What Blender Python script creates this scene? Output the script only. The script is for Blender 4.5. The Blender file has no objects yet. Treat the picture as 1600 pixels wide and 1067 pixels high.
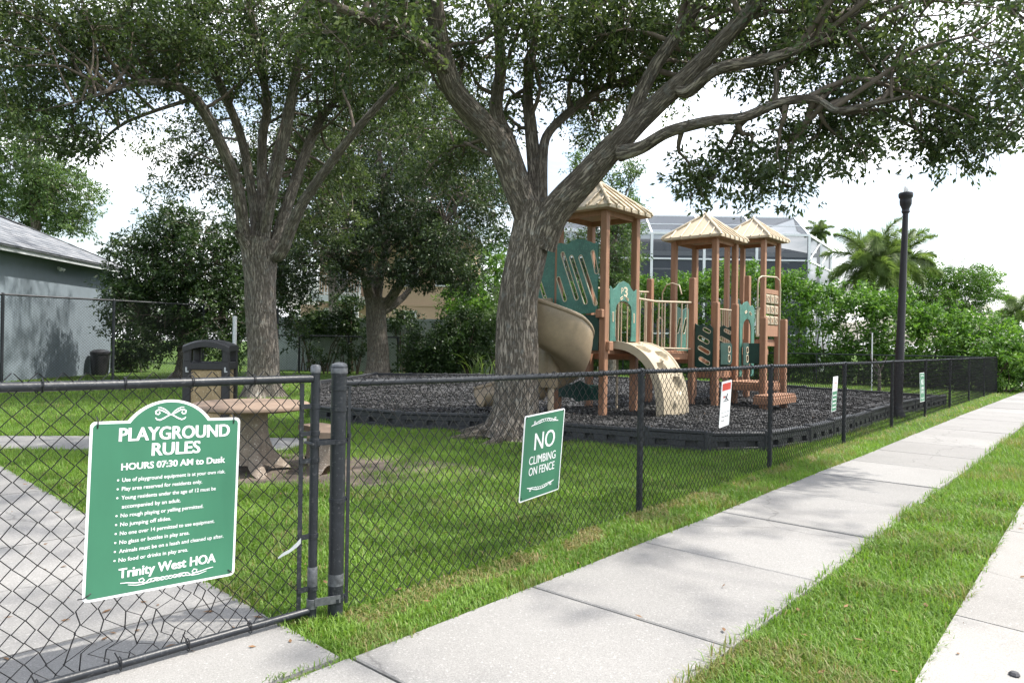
import bpy, math, random
import numpy as np
from mathutils import Vector, Matrix
random.seed(7)
rng = np.random.default_rng(11)
sc = bpy.context.scene
col = sc.collection
PI = math.pi

# ------------------------------------------------------------------ camera
CAM_H = 1.46
FOC = 1100.0                       # focal length in photo pixels (photo 1600 wide)
cam = bpy.data.cameras.new('camera')
cam.sensor_width = 36.0
cam.lens = 36.0 * FOC / 1600.0
cam.clip_end = 2000
cam.clip_start = 0.05
cob = bpy.data.objects.new('camera', cam)
col.objects.link(cob)
CR = (Matrix.Rotation(math.radians(90.156), 3, 'X') @ Matrix.Rotation(math.radians(0.9), 3, 'Z'))
cob.matrix_world = Matrix.Translation((0, 0, CAM_H)) @ CR.to_4x4()
sc.camera = cob

def ray(px, py):
    return CR @ Vector(((px - 800) / FOC, (533.5 - py) / FOC, -1.0))
def P(px, py, Y):
    "point seen at photo pixel, at world depth Y"
    d = ray(px, py)
    return Vector((0, 0, CAM_H)) + d * (Y / d.y)
def G(px, py, z=0.0):
    "point on the level z seen at photo pixel"
    d = ray(px, py)
    return Vector((0, 0, CAM_H)) + d * ((z - CAM_H) / d.z)

# ------------------------------------------------------------------ light
SUN_EL, SUN_AZ = math.radians(60), math.radians(2)     # azimuth measured from +X towards +Y
sdir = Vector((math.cos(SUN_EL) * math.cos(SUN_AZ), math.cos(SUN_EL) * math.sin(SUN_AZ), math.sin(SUN_EL)))
sun = bpy.data.lights.new('sun', 'SUN')
sun.energy = 3.3
sun.angle = math.radians(0.9)
sun.color = (1.0, 0.955, 0.88)
sob = bpy.data.objects.new('sun', sun)
col.objects.link(sob)
sob.rotation_euler = sdir.to_track_quat('Z', 'Y').to_euler()

w = bpy.data.worlds.new('World')
sc.world = w
w.use_nodes = True
nt = w.node_tree
bg = nt.nodes['Background']
sky = nt.nodes.new('ShaderNodeTexSky')
sky.sky_type = 'NISHITA'
sky.sun_disc = False
sky.sun_elevation = SUN_EL
sky.sun_rotation = PI / 2 - SUN_AZ
sky.dust_density = 3.0
sky.air_density = 1.2
tc = nt.nodes.new('ShaderNodeTexCoord')
sep = nt.nodes.new('ShaderNodeSeparateXYZ'); nt.links.new(tc.outputs['Generated'], sep.inputs[0])
addz = nt.nodes.new('ShaderNodeMath'); addz.operation = 'ADD'; addz.inputs[1].default_value = 0.12
absz = nt.nodes.new('ShaderNodeMath'); absz.operation = 'ABSOLUTE'
nt.links.new(sep.outputs[2], absz.inputs[0]); nt.links.new(absz.outputs[0], addz.inputs[0])
div = nt.nodes.new('ShaderNodeVectorMath'); div.operation = 'DIVIDE'
comb = nt.nodes.new('ShaderNodeCombineXYZ')
for i in range(3): nt.links.new(addz.outputs[0], comb.inputs[i])
nt.links.new(tc.outputs['Generated'], div.inputs[0]); nt.links.new(comb.outputs[0], div.inputs[1])
cn = nt.nodes.new('ShaderNodeTexNoise'); cn.inputs['Scale'].default_value = 1.1; cn.inputs['Detail'].default_value = 7; cn.inputs['Roughness'].default_value = 0.6
off = nt.nodes.new('ShaderNodeVectorMath'); off.operation = 'ADD'; off.inputs[1].default_value = (3.7, 1.9, 0.4)
nt.links.new(div.outputs[0], off.inputs[0]); nt.links.new(off.outputs[0], cn.inputs['Vector'])
cr = nt.nodes.new('ShaderNodeValToRGB')
cr.color_ramp.elements[0].position = 0.46; cr.color_ramp.elements[0].color = (0.12,) * 3 + (1,)
cr.color_ramp.elements[1].position = 0.64; cr.color_ramp.elements[1].color = (1,) * 3 + (1,)
nt.links.new(cn.outputs['Fac'], cr.inputs[0])
mx = nt.nodes.new('ShaderNodeMixRGB')
mx.inputs[2].default_value = (11.0, 11.2, 11.6, 1)
nt.links.new(cr.outputs[0], mx.inputs[0]); nt.links.new(sky.outputs[0], mx.inputs[1])
nt.links.new(mx.outputs[0], bg.inputs['Color'])
bg.inputs['Strength'].default_value = 0.115

sc.view_settings.view_transform = 'Standard'
sc.view_settings.look = 'None'
sc.view_settings.gamma = 1.0
sc.view_settings.use_curve_mapping = False
sc.view_settings.exposure = 1.25
sc.cycles.use_denoising = True
sc.cycles.max_bounces = 8
sc.cycles.transparent_max_bounces = 24
sc.cycles.diffuse_bounces = 4
sc.cycles.glossy_bounces = 3
sc.cycles.caustics_reflective = False
sc.cycles.caustics_refractive = False

# ------------------------------------------------------------------ materials
def nodes_of(name):
    m = bpy.data.materials.new(name); m.use_nodes = True
    t = m.node_tree
    b = t.nodes['Principled BSDF']
    return m, t, b
def N(t, kind, **kw):
    n = t.nodes.new(kind)
    for k, v in kw.items(): setattr(n, k, v)
    return n
def noise(t, vec, scale, detail=4, rough=0.55, dist=0.0):
    n = N(t, 'ShaderNodeTexNoise')
    n.inputs['Scale'].default_value = scale; n.inputs['Detail'].default_value = detail
    n.inputs['Roughness'].default_value = rough; n.inputs['Distortion'].default_value = dist
    if vec is not None: t.links.new(vec, n.inputs['Vector'])
    return n.outputs['Fac']
def ramp(t, fac, stops):
    r = N(t, 'ShaderNodeValToRGB')
    e = r.color_ramp.elements
    while len(e) < len(stops): e.new(0.5)
    for i, (p, c) in enumerate(stops):
        e[i].position = p
        e[i].color = (c[0], c[1], c[2], 1) if not isinstance(c, (int, float)) else (c, c, c, 1)
    t.links.new(fac, r.inputs[0])
    return r.outputs[0]
def mixc(t, fac, a, b, mode='MIX'):
    n = N(t, 'ShaderNodeMixRGB', blend_type=mode)
    for i, v in ((0, fac), (1, a), (2, b)):
        if hasattr(v, 'type') or hasattr(v, 'is_linked'): t.links.new(v, n.inputs[i])
        elif isinstance(v, (int, float)): n.inputs[i].default_value = v if i == 0 else (v, v, v, 1)
        else: n.inputs[i].default_value = (v[0], v[1], v[2], 1)
    return n.outputs[0]
def bump(t, b, h, strength=0.3, dist=0.01):
    n = N(t, 'ShaderNodeBump')
    n.inputs['Strength'].default_value = strength; n.inputs['Distance'].default_value = dist
    t.links.new(h, n.inputs['Height']); t.links.new(n.outputs[0], b.inputs['Normal'])
def pos(t, scale=None):
    g = N(t, 'ShaderNodeNewGeometry').outputs['Position']
    if scale:
        m = N(t, 'ShaderNodeVectorMath', operation='MULTIPLY'); m.inputs[1].default_value = scale
        t.links.new(g, m.inputs[0]); return m.outputs[0]
    return g
def pmat(name, c, rough=0.6, var=0.18, scale=6.0, bmp=0.0, bscale=60.0, spec=0.4, metal=0.0, speck=None, speckscale=90, stretch=None):
    "general weathered surface: colour clouded by two noises, optional speckle and bump"
    m, t, b = nodes_of(name)
    v = pos(t, stretch)
    n1 = noise(t, v, scale, 5)
    n2 = noise(t, v, scale * 7, 4)
    lo = tuple(x * (1 - var) for x in c); hi = tuple(min(1, x * (1 + var)) for x in c)
    c1 = ramp(t, n1, [(0.3, lo), (0.7, hi)])
    c2 = mixc(t, 0.35, c1, ramp(t, n2, [(0.3, lo), (0.7, hi)]))
    if speck:
        s = ramp(t, noise(t, v, speckscale, 2), [(0.6, 0.0), (0.68, 1.0)])
        c2 = mixc(t, s, c2, speck)
    t.links.new(c2, b.inputs['Base Color'])
    b.inputs['Roughness'].default_value = rough
    b.inputs['Specular IOR Level'].default_value = spec
    b.inputs['Metallic'].default_value = metal
    if bmp: bump(t, b, noise(t, v, bscale, 4), bmp, 0.01)
    return m

def leafmat(name, dark, mid, light, trans=0.35, rough=0.45):
    m, t, b = nodes_of(name)
    at = N(t, 'ShaderNodeAttribute', attribute_name='tint')
    c = ramp(t, at.outputs['Fac'], [(0.0, dark), (0.55, mid), (1.0, light)])
    t.links.new(c, b.inputs['Base Color'])
    b.inputs['Roughness'].default_value = rough
    b.inputs['Specular IOR Level'].default_value = 0.35
    tr = N(t, 'ShaderNodeBsdfTranslucent')
    tcx = mixc(t, 1.0, c, (1.10, 1.20, 0.62), 'MULTIPLY')
    t.links.new(tcx, tr.inputs[0])
    ms = N(t, 'ShaderNodeMixShader'); ms.inputs[0].default_value = trans
    t.links.new(b.outputs[0], ms.inputs[1]); t.links.new(tr.outputs[0], ms.inputs[2])
    t.links.new(ms.outputs[0], t.nodes['Material Output'].inputs[0])
    return m

M = {}
M['black_vinyl'] = pmat('black_vinyl', (0.017, 0.020, 0.025), 0.40, 0.35, 9, 0.15, 40, spec=0.4, speck=(0.05, 0.052, 0.056), speckscale=60)
M['wire'] = pmat('wire_vinyl', (0.016, 0.016, 0.018), 0.45, 0.2, 30)
M['galv'] = pmat('galvanised', (0.42, 0.44, 0.46), 0.45, 0.25, 30, metal=0.6)
M['sign_green'] = pmat('sign_green', (0.044, 0.172, 0.100), 0.42, 0.12, 2.2, spec=0.4, stretch=(1, 1, 0.35))
M['sign_white'] = pmat('sign_white', (0.80, 0.81, 0.82), 0.45, 0.03, 5)
M['sign_red'] = pmat('sign_red', (0.62, 0.06, 0.04), 0.45, 0.05, 5)
M['ink'] = pmat('ink', (0.05, 0.05, 0.055), 0.6, 0.1, 5)
M['post_wood'] = pmat('recycled_lumber', (0.30, 0.160, 0.096), 0.62, 0.22, 4, 0.25, 30, stretch=(5, 5, 0.6))
M['roof_tan'] = pmat('roof_tan', (0.47, 0.395, 0.285), 0.5, 0.10, 5)
M['tan_plastic'] = pmat('tan_plastic', (0.265, 0.205, 0.135), 0.38, 0.22, 2, speck=(0.27, 0.21, 0.14), speckscale=25)
M['tan_pale'] = pmat('tan_pale', (0.39, 0.33, 0.235), 0.5, 0.12, 4)
M['tan_metal'] = pmat('tan_metal', (0.46, 0.375, 0.27), 0.4, 0.08, 8)
M['teal'] = pmat('teal_board', (0.050, 0.165, 0.130), 0.42, 0.38, 3, speck=(0.11, 0.25, 0.20), speckscale=34)
M['dark_green'] = pmat('dark_green_board', (0.012, 0.050, 0.040), 0.45, 0.25, 5)
M['edge_tan'] = pmat('engraved_core', (0.60, 0.52, 0.38), 0.6, 0.08, 9)
M['border_plastic'] = pmat('border_plastic', (0.030, 0.032, 0.036), 0.5, 0.3, 7, 0.2, 50)
M['bark'] = None
M['metal_dark'] = pmat('lamp_metal', (0.020, 0.018, 0.024), 0.45, 0.2, 12, 0.1, 60)
M['table_top'] = pmat('table_concrete', (0.215, 0.155, 0.115), 0.7, 0.22, 5, 0.2, 60)
M['aggregate'] = pmat('exposed_aggregate', (0.21, 0.17, 0.135), 0.85, 0.3, 8, 0.8, 70, speck=(0.42, 0.38, 0.33), speckscale=55)
M['pebble_panel'] = pmat('pebble_panel', (0.30, 0.225, 0.125), 0.8, 0.3, 14, 0.9, 60, speck=(0.45, 0.37, 0.24), speckscale=42)
M['bin_black'] = pmat('bin_plastic', (0.022, 0.022, 0.025), 0.42, 0.25, 10)
M['stucco_blue'] = pmat('stucco_blue', (0.190, 0.230, 0.262), 0.85, 0.14, 0.7, 0.3, 45)
M['fascia'] = pmat('fascia_paint', (0.47, 0.50, 0.50), 0.6, 0.06, 3)
M['stucco_tan'] = pmat('stucco_tan', (0.56, 0.40, 0.28), 0.85, 0.06, 1.0, 0.2, 30)
M['white_paint'] = pmat('white_paint', (0.76, 0.77, 0.78), 0.5, 0.05, 3)
M['white_alu'] = pmat('white_aluminium', (0.74, 0.76, 0.78), 0.4, 0.04, 3)
M['house_dark'] = pmat('house_dark', (0.075, 0.078, 0.085), 0.8, 0.15, 0.7)
M['pale_fence'] = pmat('pale_fence', (0.36, 0.40, 0.385), 0.7, 0.14, 1.2)
M['tape'] = pmat('tape', (0.085, 0.09, 0.098), 0.45, 0.7, 40)
M['plastic_white'] = pmat('plastic_white', (0.40, 0.43, 0.44), 0.4, 0.1, 30)
M['cap_metal'] = pmat('cap_metal', (0.12, 0.125, 0.135), 0.35, 0.5, 50, metal=0.3)
M['stem'] = pmat('stem_bark', (0.10, 0.075, 0.055), 0.85, 0.3, 10)
M['palm_trunk'] = pmat('palm_trunk', (0.30, 0.27, 0.23), 0.85, 0.25, 8, 0.4, 20, stretch=(1, 1, 6))

def bark(name, c_lo, c_hi, us=26.0, vs=4.0):
    m, t, b = nodes_of(name)
    uv = N(t, 'ShaderNodeUVMap', uv_map='UVMap').outputs[0]
    mu = N(t, 'ShaderNodeVectorMath', operation='MULTIPLY'); mu.inputs[1].default_value = (us, vs, 1)
    t.links.new(uv, mu.inputs[0])
    wob = N(t, 'ShaderNodeTexNoise'); wob.inputs['Scale'].default_value = 1.2; wob.inputs['Detail'].default_value = 3
    t.links.new(mu.outputs[0], wob.inputs['Vector'])
    ad = N(t, 'ShaderNodeVectorMath', operation='MULTIPLY_ADD'); ad.inputs[1].default_value = (0.9, 0.9, 0.9)
    t.links.new(wob.outputs['Color'], ad.inputs[0]); t.links.new(mu.outputs[0], ad.inputs[2])
    na = noise(t, ad.outputs[0], 0.9, 6, 0.62, 0.4)
    s1 = N(t, 'ShaderNodeMath', operation='SUBTRACT'); s1.inputs[1].default_value = 0.5; t.links.new(na, s1.inputs[0])
    s2 = N(t, 'ShaderNodeMath', operation='ABSOLUTE'); t.links.new(s1.outputs[0], s2.inputs[0])
    crack = ramp(t, s2.outputs[0], [(0.0, 0.0), (0.085, 1.0)])
    n1 = noise(t, pos(t), 2.2, 4); n2 = noise(t, mu.outputs[0], 3.0, 5, 0.65)
    basec = ramp(t, n1, [(0.3, c_lo), (0.7, c_hi)])
    c2 = mixc(t, 0.5, basec, ramp(t, n2, [(0.3, tuple(x * 0.65 for x in c_lo)), (0.75, tuple(x * 1.3 for x in c_hi))]))
    c3 = mixc(t, crack, tuple(x * 0.5 for x in c_lo), c2)
    lich = ramp(t, noise(t, pos(t), 7.0, 5, 0.7), [(0.54, 0.0), (0.68, 0.6)])
    c4 = mixc(t, lich, c3, (0.36, 0.37, 0.345))
    t.links.new(c4, b.inputs['Base Color'])
    b.inputs['Roughness'].default_value = 0.92; b.inputs['Specular IOR Level'].default_value = 0.15
    hsum = N(t, 'ShaderNodeMath', operation='ADD'); t.links.new(crack, hsum.inputs[0]); t.links.new(n2, hsum.inputs[1])
    bump(t, b, hsum.outputs[0], 1.0, 0.035)
    return m
M['bark'] = bark('oak_bark', (0.25, 0.212, 0.172), (0.42, 0.37, 0.310))
M['bark_pale'] = bark('pale_bark', (0.26, 0.225, 0.185), (0.43, 0.385, 0.33), 26, 3.6)

M['leaf_oak'] = leafmat('oak_leaf', (0.036, 0.058, 0.026), (0.074, 0.110, 0.044), (0.16, 0.20, 0.09), 0.42, 0.32)
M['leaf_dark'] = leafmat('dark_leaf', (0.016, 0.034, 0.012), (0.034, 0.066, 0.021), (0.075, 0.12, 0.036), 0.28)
M['leaf_bright'] = leafmat('bright_leaf', (0.034, 0.085, 0.015), (0.095, 0.200, 0.032), (0.20, 0.33, 0.065), 0.40)
M['leaf_mid'] = leafmat('mid_leaf', (0.045, 0.085, 0.032), (0.095, 0.155, 0.058), (0.17, 0.24, 0.09), 0.42)
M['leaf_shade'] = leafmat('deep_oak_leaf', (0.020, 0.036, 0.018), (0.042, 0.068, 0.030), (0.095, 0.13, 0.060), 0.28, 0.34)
M['leaf_palm'] = leafmat('palm_leaf', (0.075, 0.12, 0.04), (0.16, 0.23, 0.08), (0.30, 0.36, 0.15), 0.45)
M['grass'] = leafmat('grass_blade', (0.33, 0.25, 0.13), (0.125, 0.235, 0.037), (0.24, 0.37, 0.064), 0.42, 0.5)

def concrete(name, c, bs=0.25):
    m, t, b = nodes_of(name)
    v = pos(t)
    big = ramp(t, noise(t, v, 0.9, 5, 0.6), [(0.3, tuple(x * 0.86 for x in c)), (0.7, c)])
    fine = ramp(t, noise(t, v, 150, 3, 0.7), [(0.35, 0.78), (0.62, 1.12)])
    c2 = mixc(t, 1.0, big, fine, 'MULTIPLY')
    pit = ramp(t, noise(t, v, 75, 2), [(0.60, 0.0), (0.70, 1.0)])
    c3 = mixc(t, pit, c2, tuple(min(1, x * 1.25) for x in c))
    st = ramp(t, noise(t, v, 3.1, 6, 0.7), [(0.60, 0.0), (0.78, 0.35)])
    c4 = mixc(t, st, c3, tuple(x * 0.62 for x in c))
    oi = N(t, 'ShaderNodeObjectInfo')
    c5 = mixc(t, 1.0, c4, ramp(t, oi.outputs['Random'], [(0.0, 0.86), (1.0, 1.06)]), 'MULTIPLY')
    mil = ramp(t, noise(t, v, 0.55, 7, 0.72, 0.6), [(0.54, 0.0), (0.70, 0.45)])
    c6 = mixc(t, mil, c5, tuple(x * 0.55 for x in c))
    vo = N(t, 'ShaderNodeTexVoronoi', feature='DISTANCE_TO_EDGE'); vo.inputs['Scale'].default_value = 0.30
    wv = N(t, 'ShaderNodeVectorMath', operation='MULTIPLY_ADD'); wv.inputs[1].default_value = (0.5, 0.5, 0.5)
    nz = N(t, 'ShaderNodeTexNoise'); nz.inputs['Scale'].default_value = 2.5; nz.inputs['Detail'].default_value = 6
    t.links.new(v, nz.inputs['Vector']); t.links.new(nz.outputs['Color'], wv.inputs[0]); t.links.new(v, wv.inputs[2]); t.links.new(wv.outputs[0], vo.inputs['Vector'])
    cra = ramp(t, vo.outputs['Distance'], [(0.0, 0.6), (0.0022, 0.0)])
    c4 = mixc(t, cra, c6, tuple(x * 0.4 for x in c))
    t.links.new(c4, b.inputs['Base Color'])
    b.inputs['Roughness'].default_value = 0.88; b.inputs['Specular IOR Level'].default_value = 0.2
    bump(t, b, noise(t, v, 110, 4, 0.7), bs, 0.006)
    return m
M['concrete'] = concrete('sidewalk_concrete', (0.268, 0.262, 0.252))
M['concrete_path'] = concrete('walkway_concrete', (0.255, 0.25, 0.242), 0.12)
M['concrete_street'] = concrete('gutter_concrete', (0.30, 0.29, 0.275), 0.35)

def soil_mat():
    m, t, b = nodes_of('soil')
    v = pos(t)
    a = ramp(t, noise(t, v, 1.5, 6, 0.65), [(0.35, (0.05, 0.085, 0.02)), (0.55, (0.075, 0.13, 0.028)), (0.72, (0.11, 0.13, 0.045))])
    f = ramp(t, noise(t, v, 60, 4, 0.7), [(0.3, 0.55), (0.7, 1.25)])
    t.links.new(mixc(t, 1.0, a, f, 'MULTIPLY'), b.inputs['Base Color'])
    b.inputs['Roughness'].default_value = 0.95; b.inputs['Specular IOR Level'].default_value = 0.1
    bump(t, b, noise(t, v, 45, 5, 0.7), 0.8, 0.03)
    return m
M['soil'] = soil_mat()
M['dirt'] = pmat('bare_dirt', (0.125, 0.100, 0.080), 0.95, 0.45, 3.5, 0.6, 40, speck=(0.10, 0.075, 0.055), speckscale=40)
M['mulch'] = pmat('rubber_mulch', (0.040, 0.040, 0.042), 0.75, 0.5, 8, 0.9, 45)
def chip_mat():
    m, t, b = nodes_of('mulch_chip')
    at = N(t, 'ShaderNodeAttribute', attribute_name='tint')
    c = ramp(t, at.outputs['Fac'], [(0.0, (0.014, 0.014, 0.015)), (0.75, (0.036, 0.036, 0.038)), (1.0, (0.10, 0.098, 0.095))])
    t.links.new(c, b.inputs['Base Color']); b.inputs['Roughness'].default_value = 0.7
    return m
M['chip'] = chip_mat()
M['litter'] = pmat('dry_leaf', (0.17, 0.095, 0.045), 0.8, 0.4, 20)

def screen_mat():
    m, t, b = nodes_of('insect_screen')
    b.inputs['Base Color'].default_value = (0.070, 0.080, 0.098, 1); b.inputs['Roughness'].default_value = 0.9
    tr = N(t, 'ShaderNodeBsdfTransparent')
    ms = N(t, 'ShaderNodeMixShader'); ms.inputs[0].default_value = 0.74
    t.links.new(tr.outputs[0], ms.inputs[1]); t.links.new(b.outputs[0], ms.inputs[2])
    t.links.new(ms.outputs[0], t.nodes['Material Output'].inputs[0])
    return m
M['screen'] = screen_mat()
def glass_mat(name, c, rough, alpha):
    m, t, b = nodes_of(name)
    b.inputs['Base Color'].default_value = (*c, 1); b.inputs['Roughness'].default_value = rough
    tr = N(t, 'ShaderNodeBsdfTransparent')
    ms = N(t, 'ShaderNodeMixShader'); ms.inputs[0].default_value = alpha
    t.links.new(tr.outputs[0], ms.inputs[1]); t.links.new(b.outputs[0], ms.inputs[2])
    t.links.new(ms.outputs[0], t.nodes['Material Output'].inputs[0])
    return m
M['globe'] = glass_mat('clear_globe', (0.8, 0.8, 0.82), 0.08, 0.16)
M['pane'] = glass_mat('window_pane', (0.03, 0.035, 0.04), 0.08, 0.95)
def shingle_mat():
    m, t, b = nodes_of('asphalt_shingle')
    oi = N(t, 'ShaderNodeObjectInfo')
    c = ramp(t, oi.outputs['Random'], [(0.0, (0.115, 0.125, 0.14)), (0.6, (0.165, 0.175, 0.19)), (1.0, (0.22, 0.225, 0.235))])
    f = ramp(t, noise(t, pos(t), 60, 3, 0.7), [(0.3, 0.75), (0.7, 1.2)])
    t.links.new(mixc(t, 1.0, c, f, 'MULTIPLY'), b.inputs['Base Color'])
    b.inputs['Roughness'].default_value = 0.9
    return m
M['shingle'] = shingle_mat()

# ------------------------------------------------------------------ mesh helpers
class MB:
    "collects shapes into one mesh"
    def __init__(s): s.v = []; s.f = []; s.uv = {}
    def add(s, vs, fs):
        o = len(s.v); s.v += [tuple(x) for x in vs]; s.f += [tuple(o + i for i in f) for f in fs]
        return o
    def hexa(s, c):
        "8 corners: bottom 4 ccw, top 4 ccw"
        s.add(c, [(0, 3, 2, 1), (4, 5, 6, 7), (0, 1, 5, 4), (1, 2, 6, 5), (2, 3, 7, 6), (3, 0, 4, 7)]); return s
    def box(s, c, hx, hy, hz, bx=(1, 0, 0), by=(0, 1, 0), bz=(0, 0, 1), bev=0.0):
        "oriented box, half sizes; bev chamfers all edges"
        c = Vector(c); bx = Vector(bx).normalized(); by = Vector(by).normalized(); bz = Vector(bz).normalized()
        if bev <= 0:
            pts = [c + bx * (sx * hx) + by * (sy * hy) + bz * (sz * hz) for sz in (-1, 1) for sx, sy in ((-1, -1), (1, -1), (1, 1), (-1, 1))]
            return s.hexa(pts)
        e = min(bev, hx * .49, hy * .49, hz * .49)
        vs, idx = [], {}
        for sx in (-1, 1):
            for sy in (-1, 1):
                for sz in (-1, 1):
                    for ax in range(3):
                        q = [sx * (hx - e), sy * (hy - e), sz * (hz - e)]
                        q[ax] = (sx * hx, sy * hy, sz * hz)[ax]
                        idx[(sx, sy, sz, ax)] = len(vs)
                        vs.append(c + bx * q[0] + by * q[1] + bz * q[2])
        fs = []
        for ax in range(3):
            a, b = [k for k in range(3) if k != ax]
            for sg in (-1, 1):
                f = []
                for sa, sb in ((-1, -1), (1, -1), (1, 1), (-1, 1)):
                    k = [0, 0, 0]; k[ax] = sg; k[a] = sa; k[b] = sb
                    f.append(idx[(*k, ax)])
                if (sg > 0) == (ax == 1): f.reverse()
                fs.append(f)
        for ax in range(3):
            a, b = [k for k in range(3) if k != ax]
            for sa in (-1, 1):
                for sb in (-1, 1):
                    f = []
                    for (sg, fa) in ((-1, a), (1, a), (1, b), (-1, b)):
                        k = [0, 0, 0]; k[ax] = sg; k[a] = sa; k[b] = sb
                        f.append(idx[(*k, fa)])
                    fs.append(f)
        for sx in (-1, 1):
            for sy in (-1, 1):
                for sz in (-1, 1):
                    fs.append([idx[(sx, sy, sz, k)] for k in range(3)])
        s.add(vs, fs); return s
    def beam(s, a, b, hw, hh, up=(0, 0, 1), bev=0.0):
        a = Vector(a); b = Vector(b); d = b - a; L = d.length; d.normalize()
        up = Vector(up); side = d.cross(up)
        if side.length < 1e-4: side = d.cross(Vector((1, 0, 0)))
        side.normalize(); u = side.cross(d)
        return s.box((a + b) / 2, L / 2, hw, hh, d, side, u, bev)
    def tube(s, pts, r, n=8, cap=True, closed=False):
        pts = [Vector(p) for p in pts]; m = len(pts)
        rs = r if isinstance(r, (list, tuple)) else [r] * m
        prev = None; o = len(s.v); vs = []
        for i, p in enumerate(pts):
            if closed: t = pts[(i + 1) % m] - pts[i - 1]
            else: t = pts[min(i + 1, m - 1)] - pts[max(i - 1, 0)]
            if t.length < 1e-9: t = Vector((0, 0, 1))
            t.normalize()
            if prev is None:
                x = t.cross(Vector((0, 0, 1)))
                if x.length < 1e-3: x = t.cross(Vector((0, 1, 0)))
            else:
                x = prev - t * prev.dot(t)
                if x.length < 1e-6: x = t.orthogonal()
            x.normalize(); prev = x; y = t.cross(x)
            for k in range(n):
                a = 2 * PI * k / n
                vs.append(p + (x * math.cos(a) + y * math.sin(a)) * rs[i])
        fs = []
        for i in range(m if closed else m - 1):
            j = (i + 1) % m
            for k in range(n):
                k2 = (k + 1) % n
                fs.append((i * n + k, i * n + k2, j * n + k2, j * n + k))
        if cap and not closed:
            fs.append(tuple(range(n - 1, -1, -1))); fs.append(tuple((m - 1) * n + k for k in range(n)))
        s.add(vs, fs); return s
    def lathe(s, c, prof, n=24, axis=(0, 0, 1)):
        "prof: list of (radius, height)"
        c = Vector(c); az = Vector(axis).normalized(); ax = az.orthogonal().normalized(); ay = az.cross(ax)
        vs = []
        for r, h in prof:
            for k in range(n):
                a = 2 * PI * k / n
                vs.append(c + az * h + (ax * math.cos(a) + ay * math.sin(a)) * r)
        fs = []
        for i in range(len(prof) - 1):
            for k in range(n):
                k2 = (k + 1) % n
                fs.append((i * n + k, i * n + k2, (i + 1) * n + k2, (i + 1) * n + k))
        if prof[0][0] > 1e-4: fs.append(tuple(range(n - 1, -1, -1)))
        if prof[-1][0] > 1e-4: fs.append(tuple((len(prof) - 1) * n + k for k in range(n)))
        s.add(vs, fs); return s
    def prism(s, poly, z0, z1, fr=None):
        "poly in 2d (ccw), extruded z0..z1 in frame (origin, ex, ey, ez)"
        n = len(poly)
        if fr is None: f = lambda x, y, z: Vector((x, y, z))
        else:
            o, ex, ey, ez = fr
            f = lambda x, y, z: o + ex * x + ey * y + ez * z
        vs = [f(x, y, z0) for x, y in poly] + [f(x, y, z1) for x, y in poly]
        fs = [tuple(range(n - 1, -1, -1)), tuple(range(n, 2 * n))] + [(i, (i + 1) % n, n + (i + 1) % n, n + i) for i in range(n)]
        s.add(vs, fs); return s
    def build(s, name, mat, parent=None, smooth=False, **kw):
        me = bpy.data.meshes.new(name)
        me.from_pydata([tuple(x) for x in s.v], [], s.f)
        return link_mesh(name, me, mat, parent, smooth, **kw)

def link_mesh(name, me, mat, parent=None, smooth=False, angle=None, **kw):
    if mat is not None and not me.materials: me.materials.append(mat)
    if smooth:
        me.polygons.foreach_set('use_smooth', [True] * len(me.polygons))
        if angle: me.set_sharp_from_angle(angle=math.radians(angle))
    me.update()
    o = bpy.data.objects.new(name, me); col.objects.link(o)
    if parent is not None: o.parent = parent
    tag(o, **kw)
    return o
def tag(o, label=None, cat=None, group=None, kind=None):
    if label: o['label'] = label
    if cat: o['category'] = cat
    if group: o['group'] = group
    if kind: o['kind'] = kind
    return o
def thing(name, label, cat, group=None, kind=None, loc=None):
    o = bpy.data.objects.new(name, None); col.objects.link(o)
    o.empty_display_size = 0.2
    return tag(o, label, cat, group, kind)
def share(src, name, parent, mat4=None):
    c = src.copy(); c.name = name; col.objects.link(c); c.parent = parent
    if mat4 is not None: c.matrix_local = mat4
    return c

def np_mesh(name, V, F, mat, parent=None, tint=None, uv=None, smooth=False, **kw):
    me = bpy.data.meshes.new(name)
    V = np.ascontiguousarray(V, dtype=np.float32); F = np.ascontiguousarray(F, dtype=np.int32)
    nf, k = F.shape
    me.vertices.add(len(V)); me.vertices.foreach_set('co', V.ravel())
    me.loops.add(nf * k); me.loops.foreach_set('vertex_index', F.ravel())
    me.polygons.add(nf); me.polygons.foreach_set('loop_start', np.arange(0, nf * k, k, dtype=np.int32))
    if uv is not None:
        l = me.uv_layers.new(name='UVMap'); l.data.foreach_set('uv', np.ascontiguousarray(uv, dtype=np.float32).ravel())
    if tint is not None:
        a = me.attributes.new('tint', 'FLOAT', 'POINT'); a.data.foreach_set('value', np.ascontiguousarray(tint, dtype=np.float32))
    me.update(calc_edges=True)
    return link_mesh(name, me, mat, parent, smooth, **kw)

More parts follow.
